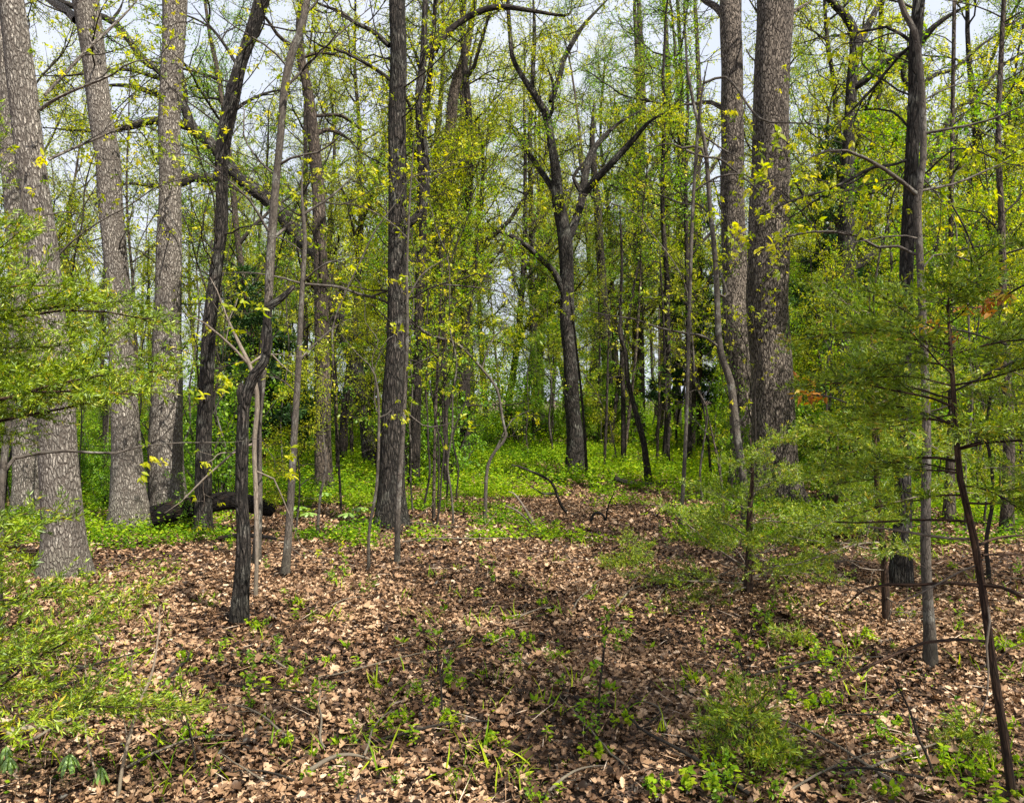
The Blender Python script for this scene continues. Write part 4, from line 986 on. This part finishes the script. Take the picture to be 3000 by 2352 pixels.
cedar('cedar_seedling', 'yellowish sparse cedar seedling between the small shaggy cedar and the knee-high one', at_ground(2310, 1890), .22, boughs=10, z0=.1, z1=1.0, Lmax=.22, shape=.5, r0=.005, up=.02)
cedar('cedar_seedling', 'low spreading cedar sprig on the leaves left of the small shaggy cedar', at_ground(1830, 1660), .3, boughs=16, z0=.1, z1=1.0, Lmax=.5, shape=.4, r0=.006, up=.0, step=.018)
# left edge cedars: trunks stand outside the frame, boughs reach in
cedar('cedar_tree', 'cedar at the left edge whose dark feathery boughs reach across the upper left', (-2.75, 3.3, 0), 2.6, boughs=24, z0=.52, z1=.95, Lmax=1.5, shape=.45, az=(math.radians(-75), math.radians(75)), r0=.04, up=.0, step=.016)
cedar('cedar_tree', 'low cedar at the lower left with thin yellow-green sprays over the dead leaves', (-2.05, 2.9, 0), 1.2, boughs=15, z0=.34, z1=.98, Lmax=.95, shape=.5, az=(math.radians(-80), math.radians(80)), r0=.02, up=-.01, step=.016)
# dark cedars deep in the wood
for px, d_, H, L, lab in [(2420, 19, 8.5, 2.4, 'tall dark cedar deep in the wood right of the plated oak'), (2050, 24, 8, 2.0, 'dark cedar in the background left of the twin oaks'), (2330, 26, 9, 2.4, 'dark cedar behind the twin oaks'),
                       (1130, 30, 6, 2.2, 'dark cedar far behind the furrowed centre-left trunk'), (760, 16, 4.5, 1.8, 'dark cedar behind the grey stems left of centre'), (2650, 22, 7, 2.2, 'dark cedar behind the lichened trunk')]:
    x = (px - CX) / F * d_
    cedar('cedar_tree', lab, (x, d_, 0), H, boughs=56, z0=.15, z1=1, Lmax=L, shape=.85, mat='cedar_dark', r0=.1, step=.07, nl=.12, k=3, sec=.5)

# ------------------------------------------------------------------ things lying and growing on the floor
def stick(name, label, pts, d0, dd_, mat='pale', lump=.08, group=None, cat='branch', forks=(), extra_r=1.0):
    Q = path3(pts, d0, dd_, n=24); Q[:, 3] *= extra_r
    g = gz(Q[:, 0], Q[:, 1]); Q[:, 2] = np.maximum(Q[:, 2], g + Q[:, 3] * .6)
    b = Q[0, :3].copy()
    t = thing(name, label, cat, b, group)
    T = Tubes(); T.add(Q[:, :3], Q[:, 3], lump=lump, sides=10 if Q[:, 3].max() > .04 else 6); T.build('stem', M[mat], t, b)
    for f in forks:
        q = path3(f, d0 + dd_ * .5, 0, n=12); q[:, 2] = np.maximum(q[:, 2], gz(q[:, 0], q[:, 1]) + q[:, 3])
        T = Tubes(); T.add(q[:, :3], q[:, 3], sides=5); T.build('fork', M[mat], t, b)
    return t
def lie(name, label, px, py, L, ang, r, mat='pale', cat='stick', group=None, arch=.03, fk=2):
    """a dead stick lying on the leaves"""
    x, y, _ = at_ground(px, py); n = 12
    P = wander(np.array([x, y, 0.]), np.array([math.cos(ang), math.sin(ang), 0]), L, n, .09, 0)
    P[:, 2] = gz(P[:, 0], P[:, 1]) + r + .03 + arch * np.sin(np.linspace(0, math.pi, n + 1) * 1.0) 
    b = np.array([x, y, float(gz(x, y))]); t = thing(name, label, cat, b, group)
    T = Tubes(); T.add(P, np.linspace(r, r * .35, n + 1), sides=6, lump=.1); T.build('stem', M[mat], t, b)
    TB = Tubes(); an = []
    sprout(TB, an, P, np.linspace(r, r * .35, n + 1), 0, [dict(n=fk, t0=.2, L=L * .4, ang=(25, 55), flat=.8, seg=6, wig=.12, rmin=.0015), dict(n=2, t0=.3, L=L * .15, ang=(30, 55), seg=3, flat=.6, rmin=.001)])
    o = TB.build('twigs', M[mat], t, b)
    if o: o['kind'] = 'stuff'
    return t

lg = stick('fallen_log', 'thick blackened rotten log lying propped in front of the pale oak pair', [(448, 1512, 62), (520, 1492, 58), (600, 1478, 55), (680, 1466, 52), (760, 1482, 50), (800, 1495, 40)], 9.5, .3, 'rotten', .12, cat='log')
stick('fallen_branch', 'thin black branch on the leaves just behind the broken dark trunk', [(640, 1578, 14), (700, 1568, 13), (760, 1570, 12), (810, 1578, 8)], 8.9, .1, 'rotten', cat='fallen branch')
stick('fallen_branch', 'mossy dark fallen branch right of the forked centre tree', [(1800, 1402, 14), (1860, 1418, 16), (1900, 1420, 18), (1945, 1434, 14)], 14.5, .1, 'oak_dark', cat='fallen branch')
stick('fallen_branch', 'curving grey dead branch rising from the leaves in the clearing', [(1700, 1520, 9), (1650, 1490, 9), (1620, 1420, 8), (1590, 1395, 7), (1530, 1370, 6), (1500, 1362, 4)], 10.8, -.4, 'oak_dark', cat='fallen branch', forks=[[(1628, 1445, 6), (1590, 1445, 5), (1550, 1420, 3)]])
stick('fallen_branch', 'forked pale fallen branch lying in the middle of the clearing', [(1600, 1585, 9), (1570, 1545, 8), (1545, 1500, 7), (1510, 1450, 5), (1490, 1440, 3)], 9.1, .4, 'pale', cat='fallen branch', forks=[[(1598, 1582, 7), (1540, 1590, 6), (1500, 1610, 4)], [(1585, 1560, 7), (1520, 1500, 6), (1480, 1480, 4)]])
stick('root_snag', 'black arched snag of roots standing out of the leaves in the clearing', [(1730, 1545, 9), (1732, 1520, 9), (1745, 1502, 9), (1765, 1508, 8), (1778, 1535, 6), (1785, 1550, 4)], 10.0, 0, 'rotten', cat='snag', forks=[[(1775, 1540, 6), (1780, 1490, 5), (1800, 1440, 3)]])
lie('stick', 'weathered white stub of wood at the bottom left corner beside the mayapples', 20, 2175, .28, math.radians(18), .02, 'straw', arch=0, fk=0)
lie('stick', 'short curled pale stick at the bottom centre-left', 900, 2250, .3, math.radians(15), .012, 'pale', fk=1, arch=.05)
lie('stick', 'long thin dark branch on the leaves in front of the furrowed trunk', 1180, 1590, 1.5, math.radians(-8), .012, 'pale', fk=4)
lie('stick', 'pale twiggy branch fallen in the left of the clearing', 1100, 1540, 1.7, math.radians(-28), .011, 'pale', fk=4)
lie('stick', 'brown stick angled toward the camera near the small shaggy cedar', 1800, 1780, .7, math.radians(60), .009, 'pale', fk=2)
for i in range(46):
    py = R.uniform(1500, 2330); px = R.uniform(-50, 3050)
    side = 'left' if px < 1000 else 'middle' if px < 2000 else 'right'
    dep = 'far part' if py < 1700 else 'middle' if py < 1980 else 'front'
    lie('stick', 'dead stick half buried in the leaves, %s of the floor, %s' % (dep, side), px, py, R.uniform(.3, 1.1), R.uniform(0, 3.14), R.uniform(.004, .010), 'pale' if R.uniform() < .6 else 'twig', group='sticks on the forest floor, %s %s' % (dep, side), fk=int(R.integers(0, 4)))

# tall dry stalks at lower left
def stalk(label, pts, d0, dd_=0, mat='straw', leaves=0, name='dry_stalk', cat='stalk'):
    Q = path3(pts, d0, dd_, n=16); b = Q[0, :3].copy(); b[2] = float(gz(b[0], b[1])); Q[0, 2] = b[2] - .02
    t = thing(name, label, cat, b)
    T = Tubes(); T.add(Q[:, :3], Q[:, 3], sides=6); T.build('stem', M[mat], t, b)
    TB = Tubes(); an = []
    sprout(TB, an, Q[:, :3], Q[:, 3], 0, [dict(n=5, t0=.3, L=.3, ang=(20, 50), seg=5, flat=.2, wig=.1, rmin=.0012), dict(n=1, t0=.3, L=.1, ang=(20, 50), seg=3, rmin=.001)])
    o = TB.build('twigs', M[mat], t, b); o['kind'] = 'stuff'
    if leaves:
        LV = Leaves(); p, d_ = split_anchors(an); clusters(LV, p, d_, leaves, .035, .55, off=.01); LV.build('foliage', M['leaf_mid'], t, b, 'ovate')
stalk('pale dry stalk leaning right at lower left, tallest of the dead stalks', [(344, 2350, 12), (360, 2240, 11), (385, 2137, 10), (413, 2048, 9), (447, 1965, 7), (468, 1827, 4)], 3.15)
stalk('thin pale dry stalk curving up beside the mayapples', [(300, 2352, 7), (280, 2270, 6), (262, 2190, 6), (250, 2140, 5), (252, 2020, 4), (248, 1900, 3)], 3.2)
stalk('thin dark bare stem upright among the green seedlings at lower left', [(575, 2235, 7), (560, 2160, 7), (540, 2070, 6), (525, 1990, 4)], 3.45, mat='twig', leaves=2)
stalk('thin dark bare stem standing left of bottom centre', [(1295, 2060, 6), (1290, 1980, 5), (1282, 1900, 4), (1300, 1820, 3)], 4.1, mat='twig', leaves=2)
stalk('dark thin upright seedling stem at the centre right of the leaf floor', [(1752, 2130, 8), (1756, 2030, 7), (1770, 1900, 6), (1780, 1800, 4)], 3.85, mat='twig', leaves=3)
stalk('dark stem leaning left between the knee-high cedar and the thin cedar trunk', [(2745, 2290, 8), (2710, 2200, 8), (2690, 2160, 8), (2665, 2080, 6), (2620, 1990, 4)], 3.3, mat='twig')
stalk('slim dark stem crossed by grass at the lower right centre', [(2190, 2040, 5), (2175, 1960, 5), (2160, 1900, 3)], 4.2, mat='twig', leaves=2)

# seedlings
def proto_seedling(kind):
    t = thing('seedling', 'seedling', 'plant'); TB = Tubes(); LV = Leaves()
    if kind == 0:      # upright woody seedling with alternate leaves
        for s in range(3):
            P = wander(np.array([R.normal(0, .02), R.normal(0, .02), -.02]), np.array([R.normal(0, .2), R.normal(0, .2), 1.0]), R.uniform(.2, .38), 7, .08, .02)
            TB.add(P, np.linspace(.0025, .0012, 8), sides=4); an = []
            sprout(TB, an, P, np.linspace(.0025, .0012, 8), 0, [dict(n=6, t0=.3, L=.09, ang=(40, 75), seg=3, up=.05, rmin=.0009, apts=2)])
            p, d = split_anchors(an); clusters(LV, p, d, 2, .04, .55, spread=.5, droop=0, off=.004, tone=.55)
        LVk = 'ovate'; mat = 'leaf_mid'
    elif kind == 1:    # rosette of lance leaves
        n = 16; a = R.uniform(0, 6.28, n); D = np.stack([np.cos(a) * .7, np.sin(a) * .7, R.uniform(.5, 1.6, n)], -1); L = R.uniform(.06, .13, n)
        LV.add(np.zeros((n, 3)) + R.normal(0, .008, (n, 3)) + [0, 0, .01], D, L, L * .3, R.uniform(.3, .9, n)); mat = 'ground_green'; LVk = 'ovate'
        TB.add(np.array([[0, 0, -.02], [0, 0, .02], [0, 0, .05]]), np.array([.003, .002, .0015]), sides=4)
    elif kind == 2:    # low clump of round leaflets
        for s in range(7):
            P = wander(np.array([R.normal(0, .05), R.normal(0, .05), -.01]), np.array([R.normal(0, .6), R.normal(0, .6), 1.0]), R.uniform(.08, .2), 4, .1, .0)
            TB.add(P, np.linspace(.0018, .001, 5), sides=3)
            clusters(LV, P[2:], P[2:] - P[1:-1], 4, .042, .7, spread=.9, droop=-.1, off=.01, tone=.6)
        mat = 'ground_green'; LVk = 'ovate'
    else:              # broad-leaved sprout
        P = wander(np.array([0, 0, -.02]), np.array([R.normal(0, .1), 0, 1.0]), .2, 5, .05, .0); TB.add(P, np.linspace(.003, .0015, 6), sides=4)
        for q in P[2:]:
            n = 3; a = R.uniform(0, 6.28) + np.arange(n) * 2.1; D = np.stack([np.cos(a), np.sin(a), np.full(n, .35)], -1); L = R.uniform(.045, .085, n)
            LV.add(np.repeat(q[None], n, 0), D, L, L * .45, R.uniform(.4, .9, n))
        mat = 'ground_green'; LVk = 'ovate'
    o = TB.build('stem', M['twig'] if kind == 0 else M['smooth'], t); o['kind'] = 'stuff'
    LV.build('foliage', M[mat], t, kind=LVk, droop=.35)
    return t
KN = ['woody seedling with small paired leaves', 'rosette of narrow upright green leaves', 'low clump of small round green leaves', 'broad-leaved green sprout']
centres = [(400, 1950), (560, 1890), (700, 2000), (800, 1990), (860, 1960), (1000, 2130), (1180, 2080), (1250, 1960), (1380, 2250), (1450, 2000), (1080, 2290), (1500, 1900), (1620, 2050), (1700, 2080), (1790, 1830), (1760, 1960),
           (1780, 2190), (2010, 2290), (2120, 2330), (1600, 2330), (2700, 2260), (2790, 2230), (2650, 2330), (2860, 2340), (2500, 2080), (2330, 2050), (2080, 1850), (2200, 1860), (2160, 1840), (1490, 1760), (950, 1770), (640, 1680), (700, 1640), (1470, 1590), (1500, 1620), (1420, 1660), (900, 1470), (980, 1500), (900, 1530), (560, 1560), (640, 1560), (330, 1590), (1250, 1640), (300, 1750), (1900, 1560), (1960, 1600), (2550, 1900), (2420, 1960), (2900, 1700), (2960, 1960)]
spots = []
for c in centres:
    for i in range(int(R.integers(2, 6))):
        px, py = c[0] + R.normal(0, 95), c[1] + R.normal(0, 40)
        if py < 2420: spots.append((px, py, int(R.choice([0, 0, 2, 2, 3, 1])), R.uniform(.5, 1.0)))
for i in range(110): 
    py = R.uniform(1480, 2345); spots.append((R.uniform(0, 3000), py, int(R.integers(0, 4)), R.uniform(.4, 1.1)))
P2 = [[proto_seedling(k) for q in range(3)] for k in range(4)]
used = set()
for px, py, k, sc in spots:
    sc *= .62; q = int(R.integers(3)); x, y, _ = at_ground(px, py); loc = (x, y, float(gz(x, y)) + .01)
    side = 'at the left' if px < 750 else 'left of the middle' if px < 1450 else 'right of the middle' if px < 2200 else 'at the right'
    dep = 'in the far leaf litter' if py < 1650 else 'in the middle leaf litter' if py < 1950 else 'in the nearest leaf litter'
    lab = '%s %s, %s' % (KN[k], dep, side); grp = '%s seedlings %s, %s' % (['woody', 'rosette', 'clumped', 'broad'][k], dep, side)
    if (k, q) not in used:
        o = P2[k][q]; used.add((k, q)); o.location = loc; o.rotation_euler = (0, 0, R.uniform(0, 6.28)); o.scale = (sc,) * 3; o['label'] = lab; o['group'] = grp
    else: dup(P2[k][q], loc, R.uniform(0, 6.28), sc, lab, grp)
for k in range(4):
    for q in range(3):
        if (k, q) not in used:
            for c in list(P2[k][q].children): bpy.data.objects.remove(c)
            bpy.data.objects.remove(P2[k][q])

# mayapples: drooping green umbrellas
def mayapple(label, px, py, w, h, dr=.62):
    x, y, _ = at_ground(px, py); R_ = w / F * y / 2; zt = h
    b = np.array([x, y, float(gz(x, y))]); t = thing('mayapple', label, 'mayapple', b)
    T = Tubes(); T.add(np.array([[x, y, b[2] - .02], [x + .004, y, b[2] + zt * .5], [x, y, b[2] + zt]]), np.array([.004, .0035, .003]), sides=6); T.build('stem', M['mayapple'], t, b)
    V = []; Q = []
    n = 6
    for j in range(n):
        a = j * 6.283 / n + .3; da = .42
        for s_, off in ((0, 0),):
            base_i = len(V)
            for u in np.linspace(0, 1, 6):
                wd = da * (.15 + .95 * math.sin(math.pi * min(1, u * .85 + .12)))
                for v in (-1, -.5, 0, .5, 1):
                    aa = a + v * wd * .9
                    r = R_ * (u ** .8) * (1 - .04 * abs(v)); z = zt - .012 - h * dr * u ** 1.7 - (.006 * (1 - abs(v)) - .004) * -1
                    V.append([x + r * math.cos(aa), y + r * math.sin(aa), b[2] + z + .006 - .012 * abs(v) * u])
            for iu in range(5):
                for iv in range(4):
                    k = base_i + iu * 5 + iv; Q.append([k, k + 1, k + 6, k + 5])
    V = np.array(V); mesh_obj('leaf', V, [np.array(Q)], M['mayapple'], t, {'rnd': R.uniform(0, 1, len(V)) * .4 + .4}, True, b)
mayapple('drooping mayapple umbrella, largest and middle one of the group at lower left', 203, 2290, 66, .11)
mayapple('small mayapple umbrella, rightmost of the group at lower left', 296, 2315, 46, .10)
mayapple('mayapple umbrella cut by the left edge, lowest on that side', 27, 2285, 56, .10)
mayapple('mayapple umbrella beside the white stub of wood at the left edge', 18, 2245, 44, .10)
for px, py, w in [(870, 1505, 60), (905, 1520, 50), (1020, 1530, 60), (1055, 1515, 50), (950, 1475, 44), (1180, 1400, 40), (2490, 1480, 60), (2450, 1470, 50), ]:
    mayapple('flat mayapple leaf ' + zone(px) + (', the lower one' if px in (905, 2450, 1055) else ', the smallest' if px == 950 else ''), px, py, w, .16, .2)
# young red and orange leaves at the right
def leaf_spray(label, pts, d_, mat, n=40, L=.05):
    Q = path3(pts, d_, .2, n=10); b = Q[0, :3].copy(); t = thing('leafy_branch', label, 'branch', b)
    T = Tubes(); T.add(Q[:, :3], Q[:, 3], sides=5); T.build('stem', M['twig'], t, b)
    TB = Tubes(); an = []; sprout(TB, an, Q[:, :3], Q[:, 3], 0, [dict(n=6, t0=.4, L=.22, ang=(25, 60), flat=.6, seg=4, rmin=.0012, apts=2)])
    o = TB.build('twigs', M['twig'], t, b); o['kind'] = 'stuff'
    LV = Leaves(); p, dd2 = split_anchors(an); clusters(LV, p, dd2, 4, L, .4, off=.01, droop=.3); LV.build('foliage', M[mat], t, b, 'ovate')
leaf_spray('long grey branch entering from the right edge with a forked end', [(3080, 1030, 13), (3000, 1048, 12), (2937, 1076, 10), (2866, 1109, 8), (2796, 1146, 6), (2759, 1149, 3)], 3.6, 'leaf_yellow', L=.035)
leaf_spray('thin twig carrying orange red new leaves at the right edge', [(3060, 820, 7), (2990, 840, 6), (2940, 870, 5), (2880, 890, 3)], 3.4, 'leaf_red')
leaf_spray('thin twig with rusty young leaves above the bright green cedar', [(2950, 1010, 7), (2860, 980, 6), (2760, 960, 5), (2660, 955, 3)], 4.0, 'leaf_red', L=.04)
leaf_spray('small orange leaved twig close to the right side of the plated oak', [(2480, 1180, 6), (2420, 1160, 5), (2370, 1155, 3)], 4.6, 'leaf_red', L=.05)

# ------------------------------------------------------------------ arching understory stems whose fine bare twigs cross the view
UT = [dict(per_m=3.4, t0=.1, L=.9, ang=(25, 60), flat=.3, seg=7, up=.01, wig=.2, rmin=.0024, rk=.007, leaf=1, apts=2, rel=.7),
      dict(n=4, t0=.15, L=.35, ang=(30, 60), flat=.3, seg=5, apts=2, wig=.22, rmin=.0018)]
WH = [(-120, 1620, [(0, 1100), (150, 760), (420, 560), (700, 480)], 'far left one reaching over the pale pair'), (620, 1500, [(640, 1100), (560, 700), (420, 400), (250, 250)], 'one bending left across the pale pair'),
      (1000, 1500, [(990, 1100), (940, 750), (800, 500), (600, 420)], 'one bending left before the furrowed trunk'), (930, 1560, [(960, 1150), (1040, 800), (1180, 560), (1400, 450)], 'one bending right across the furrowed trunk'),
      (1240, 1490, [(1250, 1100), (1210, 760), (1060, 540), (860, 500)], 'one behind the furrowed trunk bending left'), (1310, 1470, [(1300, 1100), (1340, 700), (1480, 420), (1700, 330)], 'one rising right toward the forked centre tree'),
      (2060, 1480, [(2050, 1100), (1980, 760), (1800, 600), (1600, 560)], 'one bending left from the bright gap'), (2420, 1480, [(2440, 1000), (2380, 620), (2200, 420), (1980, 330)], 'one bending left across the twin oaks'),
      (2560, 1600, [(2560, 1000), (2600, 600), (2760, 380), (2960, 260)], 'one rising right behind the lichened trunk'), (2830, 1560, [(2840, 1000), (2780, 640), (2600, 430), (2380, 300)], 'one bending left from the right edge'),
      (2900, 1700, [(2900, 1100), (2860, 760), (2740, 560), (2560, 500)], 'nearest one at the right bending left'), (760, 1480, [(760, 1100), (830, 700), (980, 420), (1150, 250)], 'one rising right behind the slender grey tree'),
      (520, 1480, [(560, 1000), (600, 600), (740, 300), (960, 120)], 'one rising right from between the pale pair'), (160, 1500, [(200, 900), (260, 500), (420, 250), (640, 130)], 'one rising beside the big leaning oak')]
for i, (bx, by, pts, lab) in enumerate(WH):
    dd_ = CH * F / (by - HY); n = len(pts)
    w0 = 80 / dd_
    fine = smooth_path(np.array([(bx, by, 0)] + [(x, y, 0) for x, y in pts], float), 14)
    tr = [(q[0] + R.normal(0, 9) * (k > 0), q[1] + R.normal(0, 6) * (k > 0), w0 * (1 - .72 * k / 13)) for k, q in enumerate(fine)]
    traced('sapling', 'thin arching understory stem, ' + lab, SAP, M[['smooth', 'twig', 'dark'][i % 3]], dd_, tr, [], trunk_twigs=[dict(UT[0], t0=.25), UT[1]], lk=-2 if bx < 1000 else 2, lL=.06, leafm=['leaf_yellow', 'leaf_yellow', 'leaf_mid'][i % 3])
for i in range(34):
    left = i % 2; bx = R.uniform(-100, 1000) if left else R.uniform(2080, 3100)
    if i % 5 == 0: bx = R.uniform(1000, 1350)
    by = R.uniform(1400, 1560); dd_ = CH * F / (by - HY); sg = R.choice([-1, 1]); ty = R.uniform(80, 700)
    fine = smooth_path(np.array([(bx, by, 0), (bx + sg * 10, by - 330, 0), (bx + sg * R.uniform(10, 90), (by - 330 + ty) / 2, 0), (bx + sg * R.uniform(140, 330), ty, 0)], float), 14)
    w0 = 62 / dd_
    tr = [(q[0] + R.normal(0, 9) * (k > 0), q[1] + R.normal(0, 6) * (k > 0), w0 * (1 - .7 * k / 13)) for k, q in enumerate(fine)]
    t_ = traced('sapling', 'thin dark arching stem ' + zone(bx), SAP, M[['twig', 'smooth'][i % 2]], dd_, tr, [], trunk_twigs=[dict(UT[0], t0=.3, per_m=3.8, L=1.1), dict(UT[1], n=5)], lk=-2 if bx < 900 else 2, lL=.055, leafm=['leaf_yellow', 'leaf_mid'][i % 3 == 0], group='arching stems ' + zone(bx))
# unseen trees added beside and behind the camera, to dapple the ground with shade
for x_, y_, lab in [(5.2, -2.8, 'unseen leafing tree added behind the viewer on the right to cast shade'), (8.2, 2.6, 'leafing tree added out of view to the right to cast shade')]:
    dup(bt[2], (x_, y_, 0), R.uniform(0, 6), .95, lab, None)
# keep every label within sixteen words
import re
for o in bpy.data.objects:
    if 'label' in o and len(re.findall(r"[A-Za-z0-9][A-Za-z0-9'-]*", o['label'])) > 16: print('LONG', o.name, o['label'])
